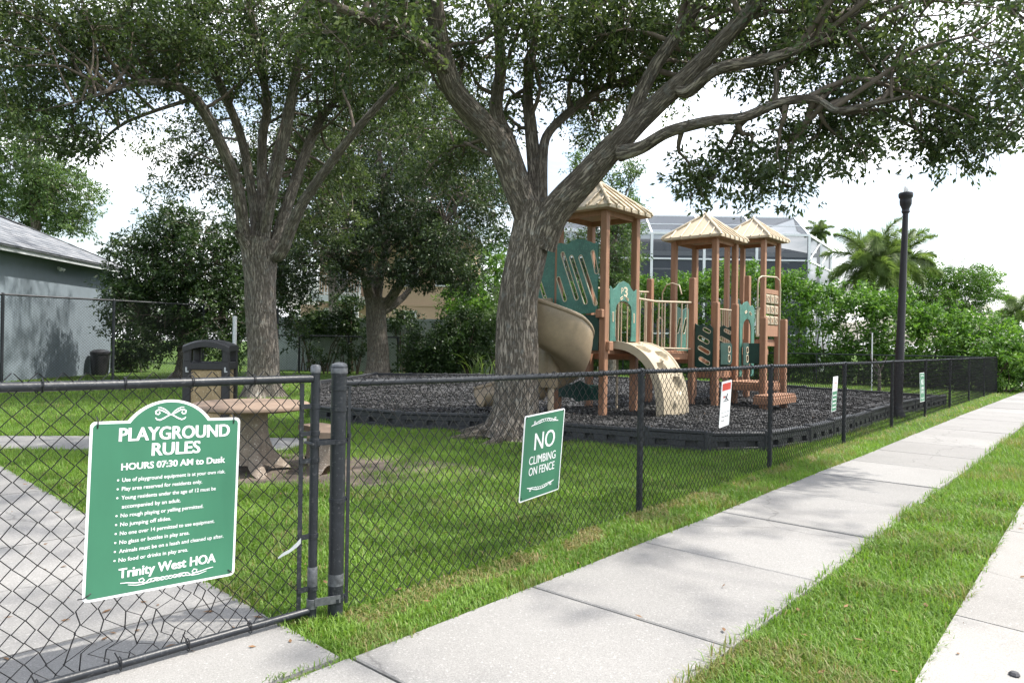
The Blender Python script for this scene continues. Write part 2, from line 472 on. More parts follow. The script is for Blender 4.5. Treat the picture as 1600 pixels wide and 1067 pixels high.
def curve_mesh(splines, depth, bevel=0.0):
    "filled 2d outline with holes -> mesh, thickness 2*depth about z=0"
    cu = bpy.data.curves.new('c', 'CURVE'); cu.dimensions = '2D'; cu.fill_mode = 'BOTH'
    cu.extrude = depth; cu.bevel_depth = bevel; cu.bevel_resolution = 1
    for pts in splines:
        sp = cu.splines.new('POLY'); sp.points.add(len(pts) - 1)
        for q, p in zip(sp.points, pts): q.co = (p[0], p[1], 0, 1)
        sp.use_cyclic_u = True
    o = bpy.data.objects.new('c', cu)
    me = bpy.data.meshes.new_from_object(o)
    bpy.data.objects.remove(o); bpy.data.curves.remove(cu)
    return me
def text_mesh(s, size, align='CENTER', extrude=0.0004, bold=0.0, xs=1.0):
    cu = bpy.data.curves.new('t', 'FONT'); cu.body = s; cu.size = size; cu.align_x = align
    cu.extrude = extrude; cu.offset = bold; cu.resolution_u = 3
    o = bpy.data.objects.new('t', cu)
    me = bpy.data.meshes.new_from_object(o)
    bpy.data.objects.remove(o); bpy.data.curves.remove(cu)
    if xs != 1.0:
        me.transform(Matrix.Diagonal((xs, 1, 1, 1)))
    return me
def merge_into(mb, me, mat4):
    o = len(mb.v)
    mb.v += [tuple(mat4 @ v.co) for v in me.vertices]
    mb.f += [tuple(o + i for i in p.vertices) for p in me.polygons]
    bpy.data.meshes.remove(me)
def frame4(o, ex, ey, ez):
    m = Matrix.Identity(4)
    for i in range(3):
        m[i][0] = ex[i]; m[i][1] = ey[i]; m[i][2] = ez[i]; m[i][3] = o[i]
    return m
def inside(poly, X, Y):
    poly = np.asarray(poly, float); n = len(poly)
    r = np.zeros(len(X), bool)
    for i in range(n):
        x0, y0 = poly[i]; x1, y1 = poly[(i + 1) % n]
        if y0 == y1: continue
        c = (y0 > Y) != (y1 > Y)
        r ^= c & (X < (x1 - x0) * (Y - y0) / (y1 - y0) + x0)
    return r
_ph = np.random.default_rng(5)
_WV = [(_ph.normal(size=2), _ph.uniform(0, 6.28)) for _ in range(24)]
def pnoise(X, Y, s):
    "cheap smooth patch noise, about -1..1"
    r = np.zeros(len(X))
    for d, p in _WV: r += np.sin((X * d[0] + Y * d[1]) * s * 2 + p)
    return r / 5.0
def smooth_path(pts, rs, sub=5):
    "catmull-rom through points with radii"
    pts = [Vector(p) for p in pts]; n = len(pts); P2, R2 = [], []
    for i in range(n - 1):
        p0 = pts[max(i - 1, 0)]; p1 = pts[i]; p2 = pts[i + 1]; p3 = pts[min(i + 2, n - 1)]
        for k in range(sub):
            t = k / sub
            P2.append(0.5 * ((2 * p1) + (p2 - p0) * t + (2 * p0 - 5 * p1 + 4 * p2 - p3) * t * t + (3 * p1 - p0 - 3 * p2 + p3) * t ** 3))
            R2.append(rs[i] + (rs[i + 1] - rs[i]) * t)
    P2.append(pts[-1]); R2.append(rs[-1])
    return P2, R2
# ================================================================== GROUND
gm = MB(); gm.box((0, 60, -0.25), 400, 400, 0.25)
gm.build('ground', M['soil'], kind='structure', label='flat green ground of the park lawn and gardens', cat='ground')

def poly_at(pl, s):
    "point and direction at arc length s along 2d polyline (extrapolates)"
    acc = 0
    for i in range(len(pl) - 1):
        d = pl[i + 1] - pl[i]; L = d.length
        if s <= acc + L or i == len(pl) - 2:
            return pl[i] + d.normalized() * (s - acc), d.normalized()
        acc += L
walk_px = [(548, 1025), (825, 917), (996, 849), (1123, 800), (1206, 766), (1281, 736), (1347, 712), (1438, 674), (1513, 644), (1600, 611)]
WL = [G(x, y, 0.035).xy for x, y in walk_px]
far_d = (WL[-1] - WL[-3]).normalized()
WL.append(WL[-1] + (far_d * 0.9 + Vector((0.12, 0.35))).normalized() * 14)
WL[:0] = [WL[0] - (WL[1] - WL[0]).normalized() * 4.0]
SW = 1.22
# smooth the edge for slab ends
slab_s = []
s = 4.0
sidewalk = thing('sidewalk', 'pale concrete sidewalk of square slabs curving past the fence', 'sidewalk', kind='structure')
WALK_POLY_L, WALK_POLY_R = [], []
step = 1.29
k = -3
ends = []
while True:
    ss = 4.0 + k * step
    p, d = poly_at(WL, ss)
    p2, d2 = poly_at(WL, ss + 1.2); p0, d0 = poly_at(WL, ss - 1.2)
    dd = (d + d2 + d0).normalized()
    nrm = Vector((dd.y, -dd.x))
    ends.append((p, p + nrm * SW))
    k += 1
    if k > 34: break
for i in range(len(ends) - 1):
    (a, b), (c, d) = ends[i], ends[i + 1]
    g = 0.009
    u = (c - a).normalized() * g; v = (d - b).normalized() * g
    dz = random.uniform(-.004, .004); tilt = random.uniform(-.004, .004)
    e = 0.008
    q = [a + u, b + v, d - v, c - u]
    ctr = sum(q, Vector((0, 0))) / 4
    qi = [x + (ctr - x).normalized() * e * 1.4 for x in q]
    zt = [0.035 + dz, 0.035 + dz + tilt, 0.035 + dz + tilt, 0.035 + dz]
    mb = MB()
    vs = [(x.x, x.y, -0.08) for x in q] + [(x.x, x.y, z - 0.006) for x, z in zip(q, zt)] + [(x.x, x.y, z) for x, z in zip(qi, zt)]
    mb.add(vs, [(4, 5, 6, 7)[::1] if False else (8, 9, 10, 11)] + [(j, (j + 1) % 4, 4 + (j + 1) % 4, 4 + j) for j in range(4)] + [(4 + j, 4 + (j + 1) % 4, 8 + (j + 1) % 4, 8 + j) for j in range(4)])
    mb.build('slab', M['concrete'], sidewalk)
for a, b in ends: WALK_POLY_L.append(a); WALK_POLY_R.append(b)
SIDEWALK = [tuple(x) for x in WALK_POLY_L] + [tuple(x) for x in reversed(WALK_POLY_R)]

FD = Vector((0.65, 0.76)).normalized()          # heading shared by fence, sidewalk and street
FN = Vector((FD.y, -FD.x))                      # towards the street
GE = Vector((1.81, 3.10))                       # a point on the gutter edge
street = thing('street_gutter', 'pale concrete gutter strip along the street edge', 'gutter', kind='structure')
GW = 0.85
for k in range(-3, 14):
    a = GE + FD * (k * 2.4 + 0.95); b = a + FD * 2.388
    mb = MB()
    q = [a, a + FN * GW, b + FN * GW, b]
    z = [0.03, 0.005, 0.005, 0.03]
    mb.add([(x.x, x.y, -.1) for x in q] + [(x.x, x.y, zz) for x, zz in zip(q, z)], [(4, 5, 6, 7), (0, 1, 5, 4), (1, 2, 6, 5), (2, 3, 7, 6), (3, 0, 4, 7)])
    mb.build('slab', M['concrete_street'], street)
M['asphalt'] = pmat('asphalt', (0.055, 0.055, 0.057), 0.9, 0.25, 3, 0.5, 90, speck=(0.11, 0.11, 0.11), speckscale=120)
mb = MB(); a = GE + FD * -8 + FN * GW; b = GE + FD * 40 + FN * GW
mb.prism([tuple(x) for x in (a, a + FN * 6.5, b + FN * 6.5, b)], -0.06, 0.012)
mb.build('street', M['asphalt'], kind='structure', label='grey asphalt street beyond the concrete gutter', cat='street')
STREET = [tuple(x) for x in (GE - FD * 8, GE - FD * 8 + FN * 9, GE + FD * 40 + FN * 9, GE + FD * 40)]

# walkway through the gate, and the path crossing behind it
W0 = G(532, 1026, 0.03).xy; W1 = G(0, 727, 0.03).xy
wd = (W1 - W0).normalized(); wn = Vector((wd.y, -wd.x)) * -1
if wn.x > 0: wn = -wn
walkway = thing('walkway', 'grey concrete walkway leading in through the gate', 'walkway', kind='structure')
wl = (W1 - W0).length + 3.2
js = [0, 1.05, 3.0, 4.9, 6.8, wl]
for i in range(len(js) - 1):
    a = W0 + wd * (js[i] + .006); b = W0 + wd * (js[i + 1] - .006)
    if i == 0:
        q = [a, b, b + wn * 1.75, Vector((-1.95, 1.95))]
    else: q = [a, b, b + wn * 1.75, a + wn * 1.75]
    mb = MB(); mb.prism([tuple(x) for x in q], -0.06, 0.028 + i * 0.0012)
    mb.build('slab', M['concrete'] if i == 0 else M['concrete_path'], walkway)
WALKWAY = [tuple(x) for x in (W0, W0 + wd * wl, W0 + wd * wl + wn * 1.75, Vector((-2.0, 1.9)))]
SIDEPATH = [(-11.0, 8.75), (-6.2, 8.95), (-2.9, 9.2), (-2.9, 10.35), (-6.2, 10.2), (-11.0, 9.75)]
mb = MB(); mb.prism(SIDEPATH, -0.06, 0.024)
mb.build('path', M['concrete'], kind='structure', label='narrow pale concrete path crossing behind the picnic table', cat='path')

# bare dirt under the table: sheet with a ragged outline
def blob(c, rx, ry, n=48, amp=.16, rot=0.0):
    out = []
    ph = [random.uniform(0, 6.28) for _ in range(5)]
    for i in range(n):
        a = 2 * PI * i / n
        r = 1 + amp * (math.sin(2 * a + ph[0]) * .5 + math.sin(3 * a + ph[1]) * .5 + math.sin(5 * a + ph[2]) * .35 + math.sin(9 * a + ph[3]) * .25)
        x, y = rx * r * math.cos(a), ry * r * math.sin(a)
        out.append((c[0] + x * math.cos(rot) - y * math.sin(rot), c[1] + x * math.sin(rot) + y * math.cos(rot)))
    return out
DIRT = blob((-2.35, 7.9), 2.1, 1.3)
mb = MB(); mb.prism(DIRT, -0.05, 0.006)
mb.build('dirt_patch', M['dirt'], kind='structure', label='bare worn dirt around the foot of the picnic table', cat='dirt')

# ------------------------------------------------------------------ mulch bed and its timber border
MZ = 0.2
border_px = [(624, 669), (759, 673), (872, 688), (1010, 700), (1105, 706.5), (1195, 705), (1262, 694), (1330, 674), (1400, 648)]
BF = [G(x, y, 0.0).xy for x, y in border_px]
corner = Vector((11.3, 18.4))
BORDER = [Vector((-5.6, 20.5)), Vector((-3.7, 13.2)), Vector((-2.85, 12.45))] + BF + [corner, Vector((7.4, 23.6)), Vector((2.5, 27.5)), Vector((-5.0, 26.0))]
MULCH = [tuple(p) for p in BORDER]
mb = MB()
xs = np.arange(-7, 13, 0.35); ys = np.arange(9, 29, 0.35)
gx, gy = np.meshgrid(xs, ys)
gz = MZ + 0.025 * pnoise(gx.ravel() , gy.ravel(), 0.8).reshape(gx.shape) + 0.02 * pnoise(gx.ravel(), gy.ravel(), 2.4).reshape(gx.shape)
ok = inside(MULCH, gx.ravel(), gy.ravel()).reshape(gx.shape)
nx = len(xs); ids = np.arange(gx.size).reshape(gx.shape)
F = []
for i in range(len(ys) - 1):
    for j in range(nx - 1):
        if ok[i, j] or ok[i + 1, j] or ok[i, j + 1] or ok[i + 1, j + 1]:
            F.append((ids[i, j], ids[i, j + 1], ids[i + 1, j + 1], ids[i + 1, j]))
V = np.stack([gx.ravel(), gy.ravel(), gz.ravel()], 1)
# pull outside vertices onto the border so nothing pokes through
okf = ok.ravel()
bp = np.array(MULCH)
for i in np.where(~okf)[0]:
    p = V[i, :2]; best = None
    for k in range(len(bp)):
        a, b = bp[k], bp[(k + 1) % len(bp)]
        t = np.clip(np.dot(p - a, b - a) / np.dot(b - a, b - a), 0, 1); q = a + (b - a) * t
        dd = np.hypot(*(q - p))
        if best is None or dd < best[0]: best = (dd, q)
    if best[0] < 0.6: V[i, :2] = best[1]
np_mesh('mulch_bed', V, np.array(F), M['mulch'], kind='structure', label='black rubber mulch bed of the playground', cat='mulch')

border = thing('playground_border', 'black plastic timber border edging the rubber mulch bed', 'border')
def timber(a, b, h, z0=0.0, pockets=True):
    "hollow plastic timber: rails, ribs and back plate leave real pockets in the outer face"
    d = (b - a); L = d.length; d.normalize(); n = Vector((d.y, -d.x))
    D3 = Vector((d.x, d.y, 0)); N3 = Vector((n.x, n.y, 0)); Z = Vector((0, 0, 1))
    o = Vector((a.x, a.y, z0))
    mb = MB()
    def bx(x0, x1, y0, y1, za, zb, bev=.006):
        mb.box(o + D3 * ((x0 + x1) / 2) + N3 * ((y0 + y1) / 2) + Z * ((za + zb) / 2), (x1 - x0) / 2, (y1 - y0) / 2, (zb - za) / 2, D3, N3, Z, bev)
    bx(0, L, -.05, -.015, 0, h - .012)                 # back plate
    bx(-.004, L + .004, -.055, .06, h - .05, h, .014)   # top rail
    bx(0, L, -.012, .05, 0, .07)                       # foot rail
    if pockets:
        bx(0, L, -.012, .046, .15, h - .052)
        k = max(2, int(L / .32)); pw = L / k
        for i in range(k + 1):
            c = i * pw
            bx(max(0, c - pw * .3), min(L, c + pw * .3), -.012, .047, .072, .148, .004)
    else:
        bx(0, L, -.012, .046, .072, h - .052)
    mb.box(o + Z * (h / 2 + .01), .055, .062, h / 2 + .012, D3, N3, Z, .02)          # joint block with stake head
    return mb.build('border_timber', M['border_plastic'], border)
for i in range(len(BORDER)):
    a, b = BORDER[i], BORDER[(i + 1) % len(BORDER)]
    L = (b - a).length
    near = (a.y + b.y) / 2 < 20
    k = max(1, round(L / 1.25))
    for j in range(k):
        p, q = a + (b - a) * (j / k), a + (b - a) * ((j + 1) / k)
        hh = 0.29 + random.uniform(-.015, .015) if i not in (0, 1) else .25
        timber(p, q, hh)

# loose chips of rubber on the bed
def chips(n, rmin, seed, size):
    r = np.random.default_rng(seed)
    x = r.uniform(-6, 12, n * 6); d = 9.5 + (28 - 9.5) * r.random(n * 6) ** 2.2
    k = inside(MULCH, x, d); x, y = x[k][:n], d[k][:n]
    m = len(x)
    z = MZ + 0.025 * pnoise(x, y, .8) + 0.02 * pnoise(x, y, 2.4) + .012
    c = np.stack([x, y, z], 1)
    s = size * r.uniform(.5, 1.5, (m, 1)) * (y[:, None] / 11) ** .4
    base = r.normal(size=(m, 5, 3)); base /= np.linalg.norm(base, axis=2, keepdims=True)
    base[:, :, 2] *= .6
    Vv = c[:, None, :] + base * s[:, None, :]
    t = np.array([(0, 1, 2), (0, 2, 3), (0, 3, 1), (1, 3, 4), (1, 4, 2), (2, 4, 3)])
    F = (np.arange(m)[:, None, None] * 5 + t[None]).reshape(-1, 3)
    np_mesh('mulch_chips', Vv.reshape(-1, 3), F, M['chip'], tint=np.repeat(r.random(m) ** 1.6, 5), kind='stuff',
            label='loose black rubber mulch chips spread under the playground', cat='mulch')
chips(44000, 0, 3, 0.028)

# ================================================================== CHAIN-LINK
def chain_link(name, parent, A, D, length, z0, z1, pitch=0.041, r=0.0024, warp=None, seed=1, gaps=0.0):
    "woven wires between heights z0..z1 along direction D from A"
    A = np.array(A[:2], float); D = np.array(D[:2], float); D /= np.hypot(*D); Nn = np.array([D[1], -D[0]])
    nw = int(length / pitch); nz = int(round((z1 - z0) / pitch))
    i = np.arange(nw)[:, None]; j = np.arange(nz + 1)[None, :]
    q = (i + j) % 2
    s = (i + q) * pitch + np.where(q == 1, -.0015, .0015)
    z = z0 + j * pitch + 0 * i
    off = np.where(q == 1, 0.0022, -0.0022) * np.where(j % 2 == 0, 1, -1)
    rr = np.random.default_rng(seed)
    jit = .0016
    s = s + .006 * np.sin(z * 3.1 + s * 1.3 + seed) + rr.normal(0, jit, s.shape)
    z = z + .005 * np.sin(s * 2.2 + seed * 2) + rr.normal(0, jit, z.shape)
    off = off + .008 * np.sin(s * 1.7 + 2 * z)
    if warp: s, z, off = warp(s, z, off)
    C = np.stack([A[0] + D[0] * s + Nn[0] * off, A[1] + D[1] * s + Nn[1] * off, z], 2)
    D3 = np.array([D[0], D[1], 0]); N3 = np.array([Nn[0], Nn[1], 0])
    cs = [D3 * r * 1.25, -D3 * r * .6 + N3 * r, -D3 * r * .6 - N3 * r]
    V = np.stack([C + c for c in cs], 2)          # nw, nz+1, 3, 3
    ids = np.arange(V.shape[0] * V.shape[1] * 3).reshape(V.shape[0], V.shape[1], 3)
    F = []
    for k in range(3):
        k2 = (k + 1) % 3
        F.append(np.stack([ids[:, :-1, k], ids[:, :-1, k2], ids[:, 1:, k2], ids[:, 1:, k]], 2).reshape(-1, 4))
    return np_mesh(name, V.reshape(-1, 3), np.concatenate(F), M['wire'], parent, smooth=True, kind='stuff')

FA = Vector((-0.91, 3.72))
def fpt(t, z=0.0, off=0.0):
    p = FA + FD * t + FN * off
    return Vector((p.x, p.y, z))
fence = thing('chain_link_fence', 'long black chain-link fence along the sidewalk, in front of the playground', 'fence')
RAIL = 1.235
mb = MB()
mb.tube([fpt(0, -.05), fpt(0, 1.30)], .040, 16)
mb.lathe(fpt(0, 1.30), [(.044, -.02), (.0445, .02), (.040, .034), (.02, .044), (0, .047)], 16)
mb.build('terminal_post', M['black_vinyl'], fence, True, angle=40)
for z in (1.21, 1.10, .62, .10, .93):
    mb = MB(); c = fpt(0, z)
    mb.lathe(c, [(.0415, -.011), (.0440, -.010), (.0440, .010), (.0415, .011)], 18)
    mb.box(fpt(.052, z), .014, .004, .012, (FD.x, FD.y, 0), (FN.x, FN.y, 0))
    mb.tube([fpt(.055, z, -.012), fpt(.055, z, .014)], .005, 6)
    mb.build('tension_band', M['black_vinyl'], fence, True, angle=40)
mb = MB(); mb.lathe(fpt(0, .205), [(.0405, -.03), (.0412, -.03), (.0412, .03), (.0405, .03)], 16)
mb.build('tape_wrap', M['tape'], fence, True, angle=40)
mb = MB(); mb.lathe(fpt(0, 1.30), [(.0450, -.01), (.0452, .012), (.041, .0345), (.021, .0452), (0, .0475)], 16)
mb.build('post_cap', M['cap_metal'], fence, True, angle=40)
mb = MB(); mb.box(fpt(.068, .66), .010, .0025, .60, (FD.x, FD.y, 0), (FN.x, FN.y, 0)); mb.build('tension_bar', M['black_vinyl'], fence)
POST_T = [3.18 + 3.06 * k for k in range(9)]
for k, t in enumerate(POST_T):
    mb = MB()
    mb.tube([fpt(t, -.05, -.03), fpt(t, RAIL - .015, -.03)], .0285 if k < 8 else .036, 12)
    mb.lathe(fpt(t, RAIL - .015, -.03), [(.031, -.03), (.031, .0), (.024, .02), (.024, .03)], 12)
    mb.tube([fpt(t, RAIL, -.03) + Vector((FD.x, FD.y, 0)) * s for s in (-.02, .02)], .027, 10)
    mb.build('post', M['black_vinyl'], fence, True, angle=40)
ts = [0.03] + POST_T
for i in range(len(ts) - 1):
    mb = MB()
    a, b = fpt(ts[i] + .008, RAIL - .003 * (i % 2), -.03 if i else -.012), fpt(ts[i + 1] - .008, RAIL, -.03)
    mid = (a + b) / 2 - Vector((0, 0, .008))
    mb.tube([a, (a + mid) / 2 - Vector((0, 0, .003)), mid, (b + mid) / 2 - Vector((0, 0, .003)), b], .0200, 10)
    mb.build('top_rail', M['black_vinyl'], fence, True, angle=50)
    n = 5
    for q in range(1, n):
        t = ts[i] + (ts[i + 1] - ts[i]) * q / n
        mb = MB()
        ring = [fpt(t, RAIL - .004 + .026 * math.sin(a2), -.03 + .026 * math.cos(a2)) for a2 in [x * PI / 5 for x in range(11)]]
        mb.tube(ring + [fpt(t + .01, RAIL - .05, .003)], .0028, 4)
        mb.build('wire_tie', M['wire'], fence)
    chain_link('chain_link', fence, fpt(ts[i] + (.05 if i == 0 else 0)).xy, FD, ts[i + 1] - ts[i] + .02, 0.03, RAIL + .035, r=.0028, seed=i)

# ------------------------------------------------------------------ gate
GA = Vector((-1.015, 3.65)); GD = Vector((-0.713, -0.70)).normalized(); GN = Vector((-GD.y, GD.x))
if GN.y > 0: GN = -GN
def gpt(s, z=0.0, off=0.0):
    p = GA + GD * s + GN * off
    return Vector((p.x, p.y, z))
gate = thing('gate', 'black chain-link gate carrying the big green rules sign', 'gate')
GL = 1.85; GZ0, GZ1 = 0.065, 1.262
for nm, pts in (('end_rail', [gpt(.0, .03), gpt(0, 1.31)]), ('end_rail', [gpt(GL, .03), gpt(GL, 1.31)])):
    mb = MB(); mb.tube(pts, .0235, 12)
    mb.lathe(pts[1], [(.026, -.02), (.0262, .012), (.02, .022), (0, .025)], 12)
    mb.build(nm, M['black_vinyl'], gate, True, angle=40)
mb = MB(); mb.tube([gpt(.0215, GZ1), gpt(GL * .5, GZ1 - .004), gpt(GL - .0215, GZ1)], .0205, 12); mb.build('top_rail', M['black_vinyl'], gate, True, angle=40)
mb = MB(); mb.tube([gpt(.0215, GZ0), gpt(GL * .5, GZ0 - .004), gpt(GL - .0215, GZ0)], .0185, 12); mb.build('bottom_rail', M['black_vinyl'], gate, True, angle=40)
mb = MB(); mb.box(gpt(.075, .64), .011, .003, .60, (GD.x, GD.y, 0), (GN.x, GN.y, 0)); mb.build('tension_bar', M['black_vinyl'], gate)
for z in (1.12, .98, .84, .45, .18):
    mb = MB(); mb.lathe(gpt(0, z), [(.0245, -.012), (.0268, -.011), (.0268, .011), (.0245, .012)], 14)
    mb.box(gpt(.05, z, .006), .034, .003, .011, (GD.x, GD.y, 0), (GN.x, GN.y, 0))
    mb.box(gpt(.05, z, -.006), .034, .003, .011, (GD.x, GD.y, 0), (GN.x, GN.y, 0))
    mb.build('tension_band', M['black_vinyl'], gate, True, angle=40)
mb = MB(); mb.lathe(gpt(0, .10), [(.0245, -.025), (.028, -.024), (.028, .024), (.0245, .025)], 14)
mb.beam(gpt(0, .11, .028), fpt(-.0, .11, .043), .003, .02); mb.build('hinge_strap', M['cap_metal'], gate, True, angle=40)
mb = MB(); mb.lathe(gpt(0, .23), [(.0242, -.06), (.0255, -.058), (.0255, .058), (.0242, .06)], 14); mb.build('tape_wrap', M['tape'], gate, True, angle=40)
mb = MB(); mb.lathe(gpt(0, 1.31), [(.0265, -.018), (.0268, .012), (.0205, .0225), (0, .0258)], 14); mb.build('post_cap', M['cap_metal'], gate, True, angle=40)
mb = MB(); mb.lathe(gpt(0, .93), [(.0245, -.022), (.0285, -.02), (.0285, .02), (.0245, .022)], 14)
mb.beam(gpt(.0, .93, .025), fpt(0, .93, .03), .006, .012); mb.beam(gpt(.0, .93, -.025), fpt(0, .93, -.03), .006, .012)
mb.tube([gpt(.03, .93, .04), gpt(.03, .93, -.04)], .008, 8); mb.tube([fpt(.055, .945, .02), fpt(.055, .97, .02)], .012, 8)
mb.build('latch', M['black_vinyl'], gate, True, angle=40)
def gate_warp(s, z, off):
    cx, cz = 0.93, 0.14
    w_ = np.exp(-((s - cx) / .17) ** 2 - ((z - cz) / .15) ** 2)
    w2 = np.exp(-((s - 0.62) / .22) ** 2 - ((z - .22) / .13) ** 2)
    a = np.sin(s * 70 + z * 31) ; b = np.cos(s * 55 - z * 47)
    return s + w_ * .045 * a + w2 * .024 * b, np.maximum(z - w_ * .055 + w_ * .03 * b - w2 * .014 * a, .05), off + w_ * .03 * a + w2 * .008
chain_link('chain_link', gate, gpt(.06).xy, GD, GL - .06, GZ0 + .012, GZ1 + .035, pitch=.0425, r=.0026, warp=gate_warp, seed=40)
for q in (.33, .62, .9, 1.2, 1.5):
    for zz in (GZ1, GZ0):
        mb = MB()
        ring = [gpt(q, zz + .028 * math.sin(a2), .028 * math.cos(a2)) for a2 in [x * PI / 5 for x in range(11)]]
        mb.tube(ring + [gpt(q + .02, zz - .03 if zz > .5 else zz + .05, -.006)], .0028, 4)
        mb.build('wire_tie', M['wire'], gate)
mb = MB(); mb.tube([gpt(GL + .09, -.05), gpt(GL + .09, 1.36)], .04, 14)
tag(mb.build('gate_post', M['black_vinyl'], smooth=True, angle=40), 'black steel post at the far end of the gate', 'post')
# torn strip of white plastic tied to the gate's edge
mb = MB()
pts = [gpt(.075, .44, .012), gpt(.10, .425, .02), gpt(.14, .40, .018), gpt(.175, .392, .022), gpt(.20, .378, .02)]
for i in range(len(pts) - 1):
    wdt = [.013, .012, .008, .008, .004]
    a, b = pts[i], pts[i + 1]; up = Vector((0, 0, 1))
    o = len(mb.v)
    mb.v += [tuple(a + up * wdt[i]), tuple(a - up * wdt[i]), tuple(b - up * wdt[i + 1]), tuple(b + up * wdt[i + 1])]
    n_ = Vector((GN.x, GN.y, 0)) * .002
    mb.v += [tuple(Vector(x) + n_) for x in mb.v[o:o + 4]]
    mb.f += [(o, o + 1, o + 2, o + 3), (o + 7, o + 6, o + 5, o + 4), (o, o + 3, o + 7, o + 4), (o + 1, o + 5, o + 6, o + 2), (o, o + 4, o + 5, o + 1), (o + 2, o + 6, o + 7, o + 3)]
tag(mb.build('plastic_strip', M['plastic_white']), 'torn white plastic strip tied to the gate edge', 'plastic strip')

# ------------------------------------------------------------------ back fence (turns the corner) and pool fence
FE = FA + FD * POST_T[-1]
BD = Vector((-0.76, 0.65)).normalized()
back = thing('chain_link_fence', 'low black chain-link fence in front of the tall hedge at the back', 'fence')
for k in range(10):
    p = FE + BD * (k * 3.05)
    if k:
        mb = MB(); mb.tube([(p.x, p.y, -.05), (p.x, p.y, 1.24)], .03, 8); mb.build('post', M['black_vinyl'], back)
    if k < 9:
        q = FE + BD * ((k + 1) * 3.05)
        mb = MB(); mb.tube([(p.x, p.y, 1.23), (q.x, q.y, 1.23)], .024, 8, cap=False); mb.build('top_rail', M['black_vinyl'], back)
        chain_link('chain_link', back, p, BD, 3.05, .03, 1.25, pitch=.045, r=.003, seed=60 + k)
pool_fence = thing('pool_fence', 'tall black chain-link fence in front of the blue-grey building', 'fence')
a0 = G(2, 606).xy; a1 = G(176, 600).xy; pd = (a1 - a0).normalized(); PH = 2.6
sp = (a1 - a0).length
pts_ = [a0 - pd * sp] + [a0 + pd * sp * k for k in range(0, 4)]
for k, p in enumerate(pts_):
    mb = MB(); mb.tube([(p.x, p.y, -.05), (p.x, p.y, PH + .02)], .042, 10); mb.lathe((p.x, p.y, PH + .02), [(.045, 0), (.03, .03), (0, .04)], 10); mb.build('post', M['black_vinyl'], pool_fence)
    if k < len(pts_) - 1:
        q = pts_[k + 1]
        mb = MB(); mb.tube([(p.x, p.y, PH), (q.x, q.y, PH)], .03, 8, cap=False); mb.build('top_rail', M['black_vinyl'], pool_fence)
        chain_link('chain_link', pool_fence, p, pd, sp, .05, PH + .03, pitch=.045, r=.0028, seed=80 + k)

# ================================================================== SIGNS
def ribbon(mb, pts, w, z, m4, taper=True):
    n = len(pts)
    o = len(mb.v)
    for i, p in enumerate(pts):
        t = Vector(pts[min(i + 1, n - 1)]) - Vector(pts[max(i - 1, 0)])
        if t.length < 1e-9: t = Vector((1, 0))
        t.normalize(); nn = Vector((-t.y, t.x))
        ww = w * (0.35 + 0.65 * math.sin(PI * (0.12 + 0.76 * i / (n - 1)))) if taper else w
        for sg in (1, -1):
            q = Vector(p) + nn * ww * sg
            mb.v.append(tuple(m4 @ Vector((q.x, q.y, z))))
    mb.f += [(o + 2 * i, o + 2 * i + 1, o + 2 * i + 3, o + 2 * i + 2) for i in range(n - 1)]
def scroll(cx, cy, s, flip=1, turns=1.15):
    "an S sweep ending in a spiral"
    pts = []
    for i in range(15):
        t = i / 14
        pts.append((cx + flip * s * (0.1 + 1.15 * t), cy + s * .42 * math.sin(t * PI * 1.25 - .4)))
    bx_, by_ = pts[-1]
    for i in range(1, 26):
        a = i / 25 * turns * 2 * PI; r = s * .36 * (1 - .75 * i / 25)
        pts.append((bx_ + flip * (r * math.sin(a) ), by_ - s * .30 + r * math.cos(a) - s * .05))
    return pts
def fit_text(mb, s, cx, cy, cap, width, m4, z, align='C', bold=0.0, contrast=0.0):
    me = text_mesh(s, 1.0, 'LEFT', 0.0, bold)
    xs = [v.co.x for v in me.vertices]; ys = [v.co.y for v in me.vertices]
    x0, x1 = min(xs), max(xs)
    sx = width / (x1 - x0); sy = cap / 0.70
    xoff = cx - width / 2 if align == 'C' else cx
    T = m4 @ Matrix.Translation((xoff, cy - cap / 2, z)) @ Matrix.Diagonal((sx, sy, 1, 1)) @ Matrix.Translation((-x0, 0, 0))
    me2 = me.copy()
    merge_into(mb, me, T)
    if contrast:
        merge_into(mb, me2, Matrix.Translation(m4.to_3x3() @ Vector((contrast, 0, .0002))) @ T)
    else: bpy.data.meshes.remove(me2)
def rounded(x0, y0, x1, y1, r, n=5):
    out = []
    for (cx, cy, a0) in ((x1 - r, y0 + r, -PI / 2), (x1 - r, y1 - r, 0), (x0 + r, y1 - r, PI / 2), (x0 + r, y0 + r, PI)):
        for i in range(n + 1):
            a = a0 + PI / 2 * i / n
            out.append((cx + r * math.cos(a), cy + r * math.sin(a)))
    return out
